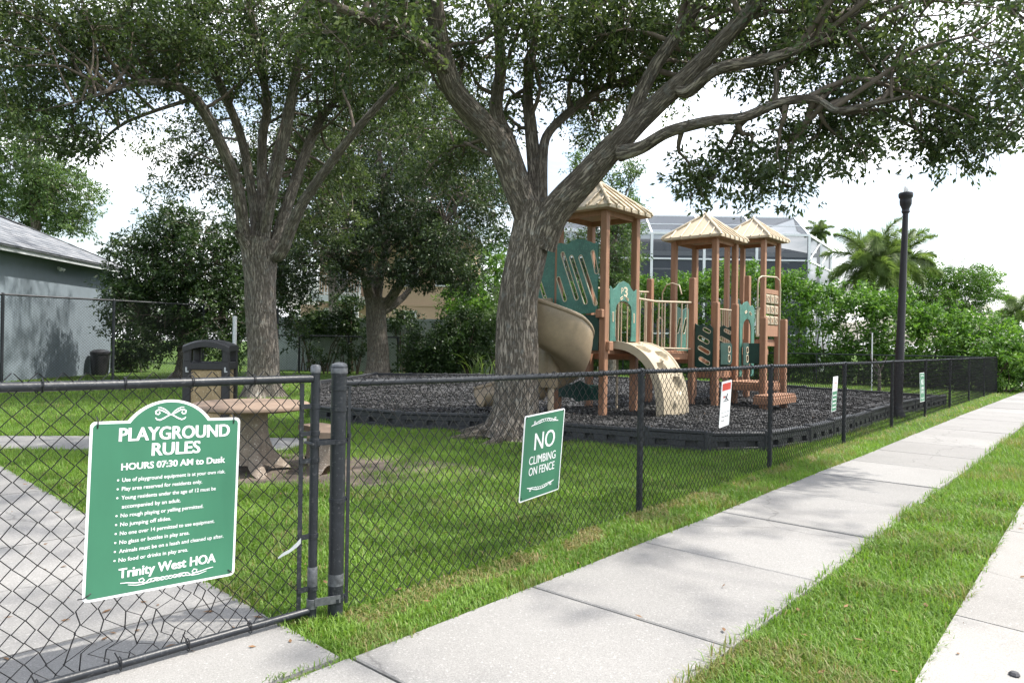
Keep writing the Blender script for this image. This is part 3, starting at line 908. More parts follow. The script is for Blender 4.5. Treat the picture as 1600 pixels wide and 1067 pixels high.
def arch_board(W, H, inset, rise, u0=.225, u1=.775):
    x0, x1, y0, y1 = inset, W - inset, inset, H - inset
    r = .022 - inset * .4
    a0, a1 = W * u0 + inset * .9, W * u1 - inset * .9
    out = []
    for i in range(6):
        a = -PI / 2 + PI / 2 * i / 5; out.append((x1 - r + r * math.cos(a), y0 + r + r * math.sin(a)))
    for i in range(6):
        a = PI / 2 * i / 5; out.append((x1 - r + r * math.cos(a), y1 - r + r * math.sin(a)))
    cx = W / 2; hw = (a1 - a0) / 2; rr = (hw * hw + rise * rise) / (2 * rise); cy = y1 + rise - rr
    th = math.asin(hw / rr)
    for i in range(25):
        a = th - 2 * th * i / 24
        out.append((cx + rr * math.sin(a), cy + rr * math.cos(a)))
    for i in range(6):
        a = PI / 2 + PI / 2 * i / 5; out.append((x0 + r + r * math.cos(a), y1 - r + r * math.sin(a)))
    for i in range(6):
        a = PI + PI / 2 * i / 5; out.append((x0 + r + r * math.cos(a), y0 + r + r * math.sin(a)))
    return out
def sign_frame(tl, ex_dir, W, H, roll, lean):
    "frame with origin at lower left corner; tl is the upper left corner"
    ex = Vector((ex_dir.x, ex_dir.y, 0)).normalized(); ez0 = Vector((ex.y, -ex.x, 0))     # towards viewer
    ey = Vector((0, 0, 1))
    Rr = Matrix.Rotation(roll, 3, ez0) ; ex = Rr @ ex; ey = Rr @ ey
    Rl = Matrix.Rotation(lean, 3, ex); ey = Rl @ ey
    ez = ex.cross(ey)
    o = tl - ey * H
    return frame4(o, ex, ey, ez)

# --- rules sign on the gate
RW, RH = .632, .742
ge = -GD
p = P(141, 659, 2.918)
m4 = sign_frame(p, ge, RW, RH, math.radians(-1.8), math.radians(-1.2))
rules = thing('rules_sign', 'large green arched playground rules sign hung on the gate', 'sign')
def plate(outline, z, th, mat, name, parent, m4):
    me = curve_mesh([outline], th / 2); me.transform(m4 @ Matrix.Translation((0, 0, z)))
    return link_mesh(name, me, mat, parent)
plate(arch_board(RW, RH, 0, .088), 0, .004, M['sign_white'], 'board', rules, m4)
plate(arch_board(RW, RH, .011, .088), .0025, .0012, M['sign_green'], 'green_face', rules, m4)
mb = MB(); Z = .0042
def yv(f): return RH * (1 - f)
fit_text(mb, 'PLAYGROUND', RW * .545, yv(.078), .056, RW * .745, m4, Z, bold=.012, contrast=.0035)
fit_text(mb, 'RULES', RW * .545, yv(.172), .054, RW * .325, m4, Z, bold=.012, contrast=.0035)
fit_text(mb, 'HOURS 07:30 AM to Dusk', RW * .545, yv(.262), .028, RW * .70, m4, Z, bold=.02, contrast=.001)
lines = [('Use of playground equipment is at your own risk.', .695, 1), ('Play area reserved for residents only.', .53, 1), ('Young residents under the age of 12 must be', .63, 1),
         ('accompanied by an adult.', .38, 0), ('No rough playing or yelling permitted.', .545, 1), ('No jumping off slides.', .325, 1),
         ('No one over 14 permitted to use equipment.', .63, 1), ('No glass or bottles in play area.', .455, 1),
         ('Animals must be on a leash and cleaned up after.', .70, 1), ('No food or drinks in play area.', .45, 1)]
for i, (s_, wv, dot) in enumerate(lines):
    yy = yv(.337 + .0505 * i)
    fit_text(mb, s_, RW * (.205 if dot else .21), yy, .0165, RW * wv, m4, Z, 'L', bold=.010)
    if dot:
        c = [(RW * .180 + .0042 * math.cos(a), yy + .0042 * math.sin(a)) for a in [k * PI / 5 for k in range(10)]]
        mb.add([m4 @ Vector((x, y, Z)) for x, y in c], [tuple(range(10))])
fit_text(mb, 'Trinity West HOA', RW * .53, yv(.868), .040, RW * .645, m4, Z, bold=.016, contrast=.0018)
mb.build('lettering', M['sign_white'], rules, kind='stuff')
mb = MB()
for f in (1, -1):
    cx, cy = RW * .5, RH + .022
    ribbon(mb, [(cx + f * x, cy + y) for x, y in [(0, 0), (.012, .004), (.026, .012), (.040, .020), (.054, .022), (.064, .015), (.062, .004), (.052, .002), (.046, .008), (.050, .014)]], .0036, Z, m4)
    ribbon(mb, [(cx + f * x, cy + y) for x, y in [(0, 0), (.014, -.006), (.030, -.016), (.046, -.023), (.058, -.020), (.064, -.012)]], .0034, Z, m4)
    ribbon(mb, [(cx + f * x, cy + y) for x, y in [(.004, .004), (.016, .016), (.030, .026), (.044, .032), (.056, .032)]], .0022, Z, m4)
    cy = RH * .062
    ribbon(mb, [(RW * .53 + f * x, cy + y) for x, y in [(.0, .002), (.03, .006), (.06, -.004), (.09, -.008), (.118, 0), (.122, .012), (.108, .016), (.100, .006), (.112, -.002), (.14, .002), (.17, .008), (.195, .010)]], .0026, Z, m4)
    ribbon(mb, [(RW * .53 + f * x, cy + y) for x, y in [(.02, -.006), (.05, .008), (.08, .006), (.10, -.010), (.13, -.010), (.165, -.002)]], .0022, Z, m4)
    for k in range(4):
        ribbon(mb, [(RW * .53 + f * (.008 + .019 * k + .009 * math.cos(a)), cy + .007 * math.sin(a)) for a in [q * PI / 6 for q in range(13)]], .0016, Z + .0002 * k, m4, False)
mb.build('scrollwork', M['sign_white'], rules, kind='stuff')
for (u, v) in ((.028, .715), (.60, .715), (.03, .035), (.60, .03)):
    mb = MB()
    a = m4 @ Vector((u, v, .0)); zz = m4.to_3x3() @ Vector((0, 0, 1)); yy_ = m4.to_3x3() @ Vector((0, 1, 0)); xx_ = m4.to_3x3() @ Vector((1, 0, 0))
    if v < .1: yy_ = -yy_ * .5 + xx_ * (-.9 if u < .3 else .6)
    mb.tube([a - zz * .02, a + zz * .004, a + zz * .007 + yy_ * .012, a + zz * .006 + yy_ * .03, a - zz * .02 + yy_ * .045], .0024, 5)
    mb.build('wire_tie', M['wire'], rules)

def small_scroll(mb, W, cy, f, m4, Z, up=1):
    cx = W / 2
    for k in range(3):
        ribbon(mb, [(cx + f * (.012 + .024 * k + .012 * math.cos(a)), cy + up * (.004 - .0035 * k) + .009 * math.sin(a)) for a in [q * PI / 6 for q in range(13)]], .0019, Z + .0002 * k, m4, False)
    ribbon(mb, [(cx + f * x, cy + up * y) for x, y in [(.0, .014), (.04, .012), (.08, .002), (.10, -.008), (.122, -.006), (.124, .006), (.112, .008), (.105, .0), (.12, -.012), (.15, -.018)]], .0034, Z, m4)
    ribbon(mb, [(cx + f * x, cy + up * y) for x, y in [(.05, -.006), (.09, -.014), (.12, -.016), (.155, -.022)]], .0026, Z, m4)
def climbing_sign(m4, label, W=.457, H=.61):
    t = thing('warning_sign', label, 'sign', 'signs hung along the fence')
    plate(rounded(0, 0, W, H, .014), 0, .004, M['sign_white'], 'board', t, m4)
    plate(rounded(.010, .010, W - .010, H - .010, .010), .0025, .0012, M['sign_green'], 'green_face', t, m4)
    mb = MB(); Z = .0042
    fit_text(mb, 'NO', W * .52, H * .68, .125, W * .50, m4, Z, bold=-.004, contrast=.005)
    fit_text(mb, 'CLIMBING', W * .50, H * .465, .060, W * .66, m4, Z, bold=-.002, contrast=.0018)
    fit_text(mb, 'ON FENCE', W * .50, H * .335, .060, W * .64, m4, Z, bold=-.002, contrast=.0018)
    mb.build('lettering', M['sign_white'], t, kind='stuff')
    mb = MB()
    for f in (1, -1):
        small_scroll(mb, W, H * .905, f, m4, Z); small_scroll(mb, W, H * .115, f, m4, Z, -1)
    mb.build('scrollwork', M['sign_white'], t, kind='stuff')
    for (u, v) in ((.02, H - .02), (W - .02, H - .02), (.02, .02), (W - .02, .02)):
        mb = MB(); zz = m4.to_3x3() @ Vector((0, 0, 1)); a = m4 @ Vector((u, v, 0)); yy_ = m4.to_3x3() @ Vector((0, 1, 0))
        mb.tube([a - zz * .02, a + zz * .005, a + zz * .006 + yy_ * .012, a - zz * .02 + yy_ * .03], .0025, 5); mb.build('wire_tie', M['wire'], t)
    return t
fd3 = Vector((FD.x, FD.y, 0))
climbing_sign(sign_frame(P(820, 650, 4.76), FD, .452, .612, math.radians(3.6), math.radians(7)),
              'green no climbing on fence sign nearest the gate post')
climbing_sign(sign_frame(P(1437, 579, 14.8), FD, .50, .66, math.radians(0), math.radians(-1.5)),
              'farthest green no climbing sign, beside the lamp post')
# warning sign with red header
def warning(m4, W, H):
    t = thing('warning_sign', 'narrow white warning sign with red header on the fence', 'sign', 'signs hung along the fence')
    plate(rounded(0, 0, W, H, .012), 0, .005, M['sign_white'], 'board', t, m4)
    plate([(W * .08, H * .80), (W * .92, H * .80), (W * .92, H * .955), (W * .08, H * .955)], .0032, .001, M['sign_red'], 'red_header', t, m4)
    mb = MB(); Z = .0045
    for k, wv in ((0, .55), (1, .3)):
        x0 = W * .16
        for q in range(4 if k == 0 else 2):
            xx = x0 + q * W * .17
            mb.add([m4 @ Vector(v) for v in ((xx, H * (.215 - .085 * k), Z), (xx + W * .12, H * (.215 - .085 * k), Z), (xx + W * .12, H * (.235 - .085 * k), Z), (xx, H * (.235 - .085 * k), Z))], [(0, 1, 2, 3)])
    mb.add([m4 @ Vector(v) for v in ((W * .06, H * .315, Z), (W * .94, H * .315, Z), (W * .94, H * .322, Z), (W * .06, H * .322, Z))], [(0, 1, 2, 3)])
    # falling-figure pictogram: head, body, limbs
    c = (W * .62, H * .70)
    mb.add([m4 @ Vector((c[0] + .012 * math.cos(a), c[1] + .012 * math.sin(a), Z)) for a in [k * PI / 5 for k in range(10)]], [tuple(range(10))])
    for pl, wv in ((((.60, .675), (.50, .615)), .010), (((.58, .665), (.42, .655), (.36, .675)), .005), (((.52, .62), (.64, .60), (.70, .575)), .006), (((.5, .615), (.38, .59)), .006)):
        ribbon(mb, [(W * x, H * y) for x, y in pl], wv, Z, m4, False)
    ribbon(mb, [(W * .25, H * .565), (W * .82, H * .565)], .004, Z, m4, False)
    mb.build('print', M['ink'], t, kind='stuff')
    mb = MB()
    ribbon(mb, [(W * .22, H * .68), (W * .36, H * .64)], .004, .0046, m4, False); ribbon(mb, [(W * .22, H * .64), (W * .36, H * .68)], .004, .0048, m4, False)
    mb.build('red_mark', M['sign_red'], t)
warning(sign_frame(P(1128, 597, 7.11), FD, .24, .475, math.radians(4.5), math.radians(5)), .24, .475)
def notice(m4, W, H):
    t = thing('warning_sign', 'half white half green notice sign hanging between two fence posts', 'sign', 'signs hung along the fence')
    plate(rounded(0, 0, W, H, .012), 0, .005, M['sign_white'], 'board', t, m4)
    plate([(.008, .008), (W - .008, .008), (W - .008, H * .58), (.008, H * .58)], .0032, .001, M['sign_green'], 'green_panel', t, m4)
    mb = MB(); Z = .0045
    for k in range(4):
        y = H * (.10 + .115 * k)
        for q in range(5):
            x = W * (.16 + .14 * q)
            mb.add([m4 @ Vector(v) for v in ((x, y, Z), (x + W * .11, y, Z), (x + W * .11, y + H * .035, Z), (x, y + H * .035, Z))], [(0, 1, 2, 3)])
    mb.build('print', M['sign_white'], t, kind='stuff')
    mb = MB()
    for k in range(2):
        y = H * (.68 + .12 * k)
        mb.add([m4 @ Vector(v) for v in ((W * .2, y, Z), (W * .8, y, Z), (W * .8, y + H * .02, Z), (W * .2, y + H * .02, Z))], [(0, 1, 2, 3)])
    mb.build('red_mark', M['sign_red'], t)
warning_n = notice(sign_frame(P(1302, 589, 10.02), FD, .22, .50, math.radians(2), math.radians(3)), .22, .50)
# ================================================================== PLAY STRUCTURE
play = thing('play_structure', 'playground climbing structure with three tan roofed towers and spiral slide', 'play structure')
PO = Vector((1.65, 12.68)); PU = Vector((.6626, .749)).normalized(); PV = Vector((-PU.y, PU.x))
U3 = Vector((PU.x, PU.y, 0)); V3 = Vector((PV.x, PV.y, 0)); Z3 = Vector((0, 0, 1))
def pp(a, b, z=0.0):
    q = PO + PU * a + PV * b
    return Vector((q.x, q.y, z))
S_ = 1.035
def post(a, b, z1, hw=.064):
    mb = MB(); p = pp(a, b)
    mb.box((p.x, p.y, (z1 + .05) / 2), hw, hw, (z1 - .05) / 2, U3, V3, Z3, .012)
    mb.box((p.x, p.y, z1 + .004), hw * .9, hw * .9, .012, U3, V3, Z3, .008)
    return mb.build('post', M['post_wood'], play)
def frame_uv(a, b, z, ex, out=None):
    "frame standing upright: x along ex, y up, z outward"
    o = pp(a, b, z); ey = Z3; ez = ex.cross(ey)
    return frame4(o, ex, ey, ez)
def plank_deck(a0, a1, b0, b1, z, n=6, along='u'):
    for i in range(n):
        mb = MB()
        if along == 'u':
            w = (b1 - b0) / n; bc = b0 + w * (i + .5)
            mb.box(pp((a0 + a1) / 2, bc, z - .02), (a1 - a0) / 2, w / 2 - .006, .02, U3, V3, Z3, .006)
        else:
            w = (a1 - a0) / n; ac = a0 + w * (i + .5)
            mb.box(pp(ac, (b0 + b1) / 2, z - .02), w / 2 - .006, (b1 - b0) / 2, .02, U3, V3, Z3, .006)
        mb.build('plank', M['post_wood'], play)
    for (p, q) in (((a0, b0), (a1, b0)), ((a1, b0), (a1, b1)), ((a1, b1), (a0, b1)), ((a0, b1), (a0, b0))):
        mb = MB(); mb.beam(pp(*p, z - .115), pp(*q, z - .115), .022, .072, bev=.006); mb.build('deck_beam', M['post_wood'], play)
def slot(cx, cy, L, w, ang, n=6):
    out = []
    ca, sa = math.cos(ang), math.sin(ang)
    for sg in (1, -1):
        for i in range(n + 1):
            a = -PI / 2 + PI * i / n
            x = sg * (L / 2 - w / 2) + sg * (w / 2) * math.cos(a); y = sg * (w / 2) * math.sin(a)
            out.append((cx + x * ca - y * sa, cy + x * sa + y * ca))
    return out
def panel(name, outline, holes, m4, mat, th=.010, rim=True):
    me = curve_mesh([outline] + holes, th, .002); me.transform(m4)
    o = link_mesh(name, me, mat, play)
    if rim:
        for h in holes:
            mb = MB()
            c = Vector((sum(x for x, y in h) / len(h), sum(y for x, y in h) / len(h)))
            ring = [c + (Vector(p) - c) * 1.0 for p in h]
            mb.tube([m4 @ Vector((p.x, p.y, th + .002)) for p in ring], .009, 5, closed=True)
            mb.build('slot_rim', M['edge_tan'], o)
    return o
def tube(name, pts, r=.016, mat='tan_metal', parent=None, n=8):
    mb = MB(); mb.tube(pts, r, n)
    return mb.build(name, M[mat], parent or play, True, angle=50)

EV_A = 3.86
for a, b in ((0, 0), (S_, 0), (0, S_), (S_, S_)): post(a, b, EV_A)
BA0, BA1 = 4.45, 5.50
for a, b in ((BA0, 0), (BA1, 0), (BA0, S_), (BA1, S_)): post(a, b, 3.90)
CCa = (Vector((6.72, 19.75)) - PO).dot(PU); CCb = (Vector((6.72, 19.75)) - PO).dot(PV)
EV_C = 4.36
hs = S_ / 2
for a, b in ((-hs, -hs), (hs, -hs), (-hs, hs), (hs, hs)): post(CCa + a, CCb + b, EV_C)
for a, b, z in ((3.38, 0, 2.92), (3.36, S_, 2.95), (3.49, -.49, 2.39), (4.45, -.49, 2.40), (3.9, -1.36, 2.07), (5.07, -1.34, 2.07), (6.3, .02, 3.2)):
    post(a, b, z)
def tower_roof(ac, bc, ze, half=.74, rise=.60):
    c = pp(ac, bc, ze)
    mb = MB()
    cs = [c + U3 * (sx * half) + V3 * (sy * half) for sx, sy in ((-1, -1), (1, -1), (1, 1), (-1, 1))]
    lo = [p - Z3 * .012 for p in cs]; hi = [p + Z3 * .045 for p in cs]
    apex = c + Z3 * (rise + .04); inner = [c + (p - c) * .93 - Z3 * .012 for p in cs]; under = c + Z3 * (rise * .86)
    vs = lo + hi + [apex] + inner + [under]
    fs = []
    for i in range(4):
        j = (i + 1) % 4
        fs += [(i, j, 4 + j, 4 + i), (4 + i, 4 + j, 8), (9 + j, 9 + i, 13), (j, i, 9 + i, 9 + j)]
    mb.add(vs, fs)
    r = mb.build('roof', M['roof_tan'], play)
    for i in range(4):
        j = (i + 1) % 4
        a, b = hi[i], hi[j]
        mb = MB(); mb.tube([apex + Z3 * .012, a * .98 + apex * .02 + Z3 * .012, a + Z3 * .005 - Z3 * .03], .036, 8)
        mb.build('hip_ridge', M['roof_tan'], r, True, angle=60)
        for k in range(1, 6):
            f = k / 6
            e = a + (b - a) * f
            g = abs(f - .5) * 2
            top = a + (b - a) * .5 + (apex - (a + b) / 2) * (1 - g)
            top = (a + (b - a) * f) + ((apex - (a + b) / 2)) * (1 - g) * .985
            nrm = (b - a).cross(apex - a).normalized()
            mb = MB()
            mb.beam(e + nrm * .012 + (e - top).normalized() * .012, top + nrm * .012, .021, .018, up=nrm, bev=.008)
            mb.beam(e + nrm * .005 + (e - top).normalized() * .008, e - Z3 * .045 + (e - top).normalized() * .014, .021, .012, bev=.004)
            mb.build('rib', M['roof_tan'], r)
    mb = MB(); mb.lathe(apex + Z3 * .01, [(.06, -.03), (.05, .02), (.02, .05), (0, .055)], 10); mb.build('roof_cap', M['roof_tan'], r, True)
    # ceiling frame under the eaves in lumber colour
    for i in range(4):
        j = (i + 1) % 4
        mb = MB(); mb.beam(c + (cs[i] - c) * .66 - Z3 * .05, c + (cs[j] - c) * .66 - Z3 * .05, .02, .05); mb.build('roof_beam', M['post_wood'], r)
tower_roof(hs, hs, EV_A + .05)
tower_roof((BA0 + BA1) / 2, hs, 3.95)
tower_roof(CCa, CCb, EV_C + .05)

DA, DB, DC = 1.48, 1.27, 1.68
plank_deck(.05, S_ - .05, .05, S_ - .05, DA)
plank_deck(S_ + .07, 3.31, .08, S_ - .08, 1.36, 12, 'v')
plank_deck(3.44, 4.39, .05, S_ - .05, DB)
plank_deck(4.51, 5.44, .05, S_ - .05, DB)
plank_deck(5.57, CCa - hs - .07, .2, S_ - .05, 1.45, 10, 'v')
plank_deck(CCa - hs + .05, CCa + hs - .05, CCb - hs + .05, CCb + hs - .05, DC)
plank_deck(3.96, 5.0, -1.30, -.52, .72)
plank_deck(3.25, 4.55, -1.80, -1.44, .50, 3)
for a in (3.35, 4.42):
    mb = MB(); mb.box(pp(a, -1.62, .28), .05, .05, .2, U3, V3, Z3, .008); mb.build('step_leg', M['post_wood'], play)
plank_deck(3.55, 4.39, -.44, -.06, .97, 3)

# main slotted panel over the slide, bulging from left post to front post
wN, hN = .93, 1.30
m4 = frame_uv(-.085, S_ - .02, 2.03, -V3)
outl = [(0, .03), (.25, .0), (.5, -.015), (.75, .0), (wN, .02), (wN, hN - .02), (.84, hN - .045), (.77, hN - .01), (.62, hN + .045), (.46, hN + .07), (.33, hN + .045), (.25, hN - .01), (.17, hN + .0), (.08, hN + .03), (.0, hN + .02)]
ang = math.radians(-68)
holes = [slot(.30, .70, .98, .085, ang), slot(.505, .62, .98, .085, ang), slot(.72, .60, 1.0, .085, ang), slot(.86, .92, .44, .08, math.radians(-76)), slot(.12, .46, .50, .085, ang)]
panel('slotted_panel', outl, holes, m4, M['teal'])
# second panel beyond the left post, beside the slide mouth
m4 = frame_uv(-.25, S_ + 1.12, 2.05, (-V3 * .96 + U3 * .28).normalized())
outl = [(0, -.3), (1.08, -.15), (1.08, 1.28), (.98, 1.34), (.86, 1.27), (.62, 1.33), (.4, 1.27), (.2, 1.15), (0, 1.1)]
panel('slotted_panel', outl, [slot(.40, .55, .9, .06, math.radians(-70)), slot(.72, .62, .8, .06, math.radians(-70))], m4, M['teal'])
mb = MB(); mb.box(pp(-.22, S_ + .12, 2.02), .03, .14, .30, U3, V3, Z3, .02); mb.build('slide_hood', M['tan_plastic'], play)
# deck block, dark panel and steps under the deck
mb = MB(); mb.box(pp(-.08, .02, 2.02), .07, .07, .075, U3, V3, Z3, .012); mb.build('deck_block', M['post_wood'], play)
mb = MB(); mb.box(pp(.75 - .7, -.085, 1.44), .07, .05, .085, U3, V3, Z3, .012); mb.build('deck_block', M['post_wood'], play)
m4 = frame_uv(-.03, .75, 1.36, -V3)
panel('lower_panel', [(0, 0), (.66, 0), (.66, .64), (0, .64)], [[(.05, .36), (.22, .36), (.22, .44), (.05, .44)], [(.05, .14), (.22, .14), (.22, .22), (.05, .22)]], m4, M['dark_green'], rim=False)
for z in (1.52, 1.74):
    mb = MB(); mb.box(pp(.15, .72, z), .12, .16, .035, U3, V3, Z3, .008); mb.build('step', M['post_wood'], play)
m4 = frame_uv(-.04, .98, .47, -V3)
bw = [(0, .0), (.35, -.0), (.42, -.06), (.7, -.02), (.93, 0), (.93, .20), (.86, .24), (.78, .20), (.66, .26), (.5, .33), (.36, .26), (.28, .21), (.14, .25), (0, .22)]
panel('store_panel', bw, [], m4, M['dark_green'])
mb = MB(); mb.box(pp(.10, .5, .70), .12, .42, .02, U3, V3, Z3, .008); mb.build('store_counter', M['dark_green'], play)

# entry arch panel with number emblem
m4 = frame_uv(.075, -.075, 1.53, U3)
W_, H_ = .88, 1.0
outl = [(0, 0), (.19, 0), (.165, .10), (.165, .55), (.20, .66), (.30, .73), (.44, .75), (.58, .73), (.68, .66), (.715, .55), (.715, .10), (.69, 0), (W_, 0), (W_, .98), (.80, .93), (.72, .97), (.60, 1.07), (.44, 1.11), (.28, 1.06), (.17, .97), (.09, .93), (0, .99)]
o = panel('entry_panel', outl, [slot(.085, .44, .17, .03, PI / 2), slot(.795, .44, .17, .03, PI / 2), slot(.36, .79, .1, .035, .5), slot(.55, .79, .1, .035, -.5)], m4, M['teal'])
mb = MB()
fit_text(mb, 'P', .385, .93, .11, .08, m4, .0145, bold=.01); fit_text(mb, '3', .50, .92, .17, .13, m4, .0145, bold=.02)
mb.build('emblem', M['edge_tan'], o)
tube('handrail', [pp(.12, -.02, 2.22), pp(.2, .02, 2.28), pp(.5, .03, 2.28), pp(.72, .02, 2.26), pp(.78, -.02, 2.2)], .014)

# arch climber with footholds
CA, CB = Vector((.76, 0)), Vector((1.06, -.86))
nw_, nl_ = 46, 72
hz, vt = (CB - CA).length, 1.30
dirc = pp(CB.x, CB.y) - pp(CA.x, CA.y); dirc.z = 0; dirc.normalize()
pits = [(.32, .27, .19, .085), (.72, .40, .19, .085), (.36, .58, .16, .085), (.72, .76, .17, .095)]
ps = [(.52, .16), (.44, .50), (.45, .92)]
top, bot = [], []
for i in range(nl_ + 1):
    t = i / nl_
    th = t * PI / 2
    h = hz * math.sin(th) ** .92; z = .19 + vt * math.cos(th) ** .85
    th2 = min(th, PI / 2)
    nrm = (dirc * (vt * math.sin(th2) * 1.0) + Z3 * (hz * math.cos(th2) * 1.5)).normalized()
    for j in range(nw_ + 1):
        s = j / nw_
        base = pp(CA.x, CA.y, 0) + dirc * h + U3 * ((s - .5) * .92); base.z = z
        dpt = 0
        for (ps_, pt_, rs_, rt_) in pits:
            q = math.hypot((s - ps_) / rs_, (t - pt_) / rt_)
            if q < 1 and (t - pt_) / rt_ > -.75: dpt = max(dpt, .088 * min(1, (1 - q) * 5))
        for (ps_, pt_) in ps:
            q = math.hypot((s - ps_) / .055, (t - pt_) / .035)
            if q < 1: dpt -= .05 * min(1, (1 - q) * 2.5)
        if s < .05 or s > .95: dpt -= .022
        top.append(base + nrm * (.02 - dpt)); bot.append(base - nrm * .10)
W1_ = nw_ + 1
mb = MB(); mb.v = [tuple(x) for x in top + bot]; nb = len(top)
for i in range(nl_):
    for j in range(nw_):
        a = i * W1_ + j
        mb.f.append((a, a + 1, a + 1 + W1_, a + W1_)); mb.f.append((nb + a, nb + a + W1_, nb + a + 1 + W1_, nb + a + 1))
    for j in (0, nw_):
        a = i * W1_ + j
        mb.f.append((a, a + W1_, nb + a + W1_, nb + a) if j == 0 else (a + W1_, a, nb + a, nb + a + W1_))
for i in (0, nl_):
    for j in range(nw_):
        a = i * W1_ + j; mb.f.append((a, nb + a, nb + a + 1, a + 1) if i == 0 else (a, a + 1, nb + a + 1, nb + a))
mb.build('arch_climber', M['tan_pale'], play, True, angle=38)

# spiral slide: swept chute
SC = Vector((.62, 12.10))
def chute(path, name):
    "path: list of (centre, radial outward unit, floor z, inner wall, outer wall)"
    prof_n = None; V_ = []; F_ = []
    for (c, er, z, hi_, ho) in path:
        pr = [(-.27, hi_), (-.275, hi_ * .6), (-.25, .10), (-.19, .03), (-.08, 0), (.08, 0), (.18, .035), (.26, .12), (.325, ho * .45), (.355, ho * .8), (.365, ho), (.385, ho + .035), (.415, ho + .035), (.425, ho), (.415, ho * .75), (.385, ho * .4), (.315, .06), (.22, -.035), (.08, -.06), (-.1, -.06), (-.22, -.025), (-.29, .06), (-.32, hi_ * .6), (-.325, hi_), (-.31, hi_ + .03), (-.285, hi_ + .03)]
        prof_n = len(pr)
        for r, h in pr:
            p = c + er * r
            V_.append((p.x, p.y, z + h))
    for i in range(len(path) - 1):
        for k in range(prof_n):
            k2 = (k + 1) % prof_n
            F_.append((i * prof_n + k, i * prof_n + k2, (i + 1) * prof_n + k2, (i + 1) * prof_n + k))
    mb = MB(); mb.v = V_; mb.f = F_ + [tuple(range(prof_n)), tuple(reversed([(len(path) - 1) * prof_n + k for k in range(prof_n)]))]
    return mb.build(name, M['tan_plastic'], play, True, angle=55)
path = []
RC = .345
n = 64
ph0, ph1 = math.radians(135), math.radians(462)
for i in range(n + 1):
    t = i / n; ph = ph0 + (ph1 - ph0) * t
    er = Vector((math.cos(ph), math.sin(ph)))
    path.append((SC + er * RC, er, 1.93 - 1.38 * t, .22 + .08 * t, .70 - .32 * max(0, t - .55) / .45))
p_end, er_end = path[-1][0], path[-1][1]
tg = Vector((-math.sin(ph1), math.cos(ph1)))
for k in range(1, 13):
    f = k / 12
    path.append((p_end + tg * (1.12 * f) + Vector((0, .25 * f * f)), (er_end + Vector((-.12, 0)) * f).normalized(), .55 - .18 * f + .02 * f * f, .30 - .12 * f, .38 - .18 * f))
chute(path, 'spiral_slide')
mb = MB(); mb.tube([(c.x + er.x * .405, c.y + er.y * .405, z + ho + .03) for c, er, z, hi_, ho in path], .042, 8); mb.build('slide_rim', M['tan_plastic'], play, True)
mb = MB(); mb.tube([(SC.x + .06, SC.y - .02, .1), (SC.x + .06, SC.y - .02, 1.0)], .055, 12); mb.build('slide_support', M['tan_metal'], play, True, angle=50)
mb = MB(); mb.lathe((SC.x + .02, SC.y, .72), [(.16, 0), (.19, .3), (.2, .75), (.16, .95)], 18); mb.build('slide_core', M['tan_plastic'], play, True, angle=50)
mb = MB(); mb.box(pp(-.18, S_ + .55, 1.88), .32, .5, .02, U3, V3, Z3, .006); mb.build('slide_deck', M['post_wood'], play)

# bridge rails, poles and loops
for b, zr, n_ in ((0, 2.36, 9), (S_, 2.62, 9)):
    tube('bridge_rail', [pp(S_ + .06, b, zr), pp(1.8, b, zr - .02), pp(2.6, b, zr + .01), pp(3.31, b, zr + .04)], .022)
    tube('bridge_rail', [pp(S_ + .06, b, 1.42), pp(3.31, b, 1.40)], .018)
    for k in range(n_):
        a = 1.22 + k * .24
        tube('baluster', [pp(a, b, 1.40), pp(a, b, zr)], .015)
tube('fire_pole', [pp(1.15, .45, .15), pp(1.15, .45, 2.35)], .024)
for (x0, x1, yb, yt) in ((1.85, 2.02, .35, .9),):
    tube('step_rung', [pp(-.1, S_ + .5, .35), pp(-.1, S_ + .5, .82), pp(.06, S_ + .38, .82), pp(.06, S_ + .38, .35)], .018)
    for z in (.45, .62): tube('step_rung', [pp(-.1, S_ + .5, z), pp(.06, S_ + .38, z)], .016)
for da in (0, .11): tube('handhold', [pp(3.5, S_ - .12 - da, 1.27), pp(3.5, S_ - .12 - da, 2.05), pp(3.5, S_ - .17, 2.1)], .018)
lp = [pp(3.55, S_ - .2, 1.9), pp(3.55, S_ - .2, 2.65), pp(3.55, S_ - .3, 2.82), pp(3.55, S_ - .45, 2.86), pp(3.55, S_ - .62, 2.8), pp(3.55, S_ - .68, 2.6)]
tube('handhold', lp, .015)
# ladder side panels with slanted slots
for a0 in (3.42, 4.45):
    m4 = frame_uv(a0 - .03, -.07, 1.02, -V3)
    outl = [(0, 0), (.40, 0), (.40, .82), (.34, .90), (.26, .86), (.17, .92), (.08, .88), (0, .93)]
    panel('ladder_panel', outl, [slot(.22, .13, .28, .085, math.radians(-28)), slot(.21, .36, .30, .09, math.radians(-28)), slot(.2, .58, .28, .09, math.radians(-28)), slot(.27, .78, .19, .07, math.radians(-28))], m4, M['dark_green'])
m4 = frame_uv(3.56, -.57, 1.08, U3)
panel('bubble_panel', [(0, 0), (.5, 0), (.55, .06), (.55, .40), (.5, .46), (0, .46)], [slot(.40, .13, .16, .1, PI / 2), slot(.40, .32, .14, .1, PI / 2)], m4, M['dark_green'])
m4 = frame_uv(4.53, -.56, .80, U3)
outl = [(0, 0), (.13, 0), (.13, 1.05), (.20, 1.22), (.34, 1.30), (.5, 1.28), (.60, 1.15), (.62, 1.0), (.62, 0), (.78, 0), (.78, 1.55), (.68, 1.62), (.55, 1.58), (.4, 1.70), (.22, 1.66), (.12, 1.58), (0, 1.62)]
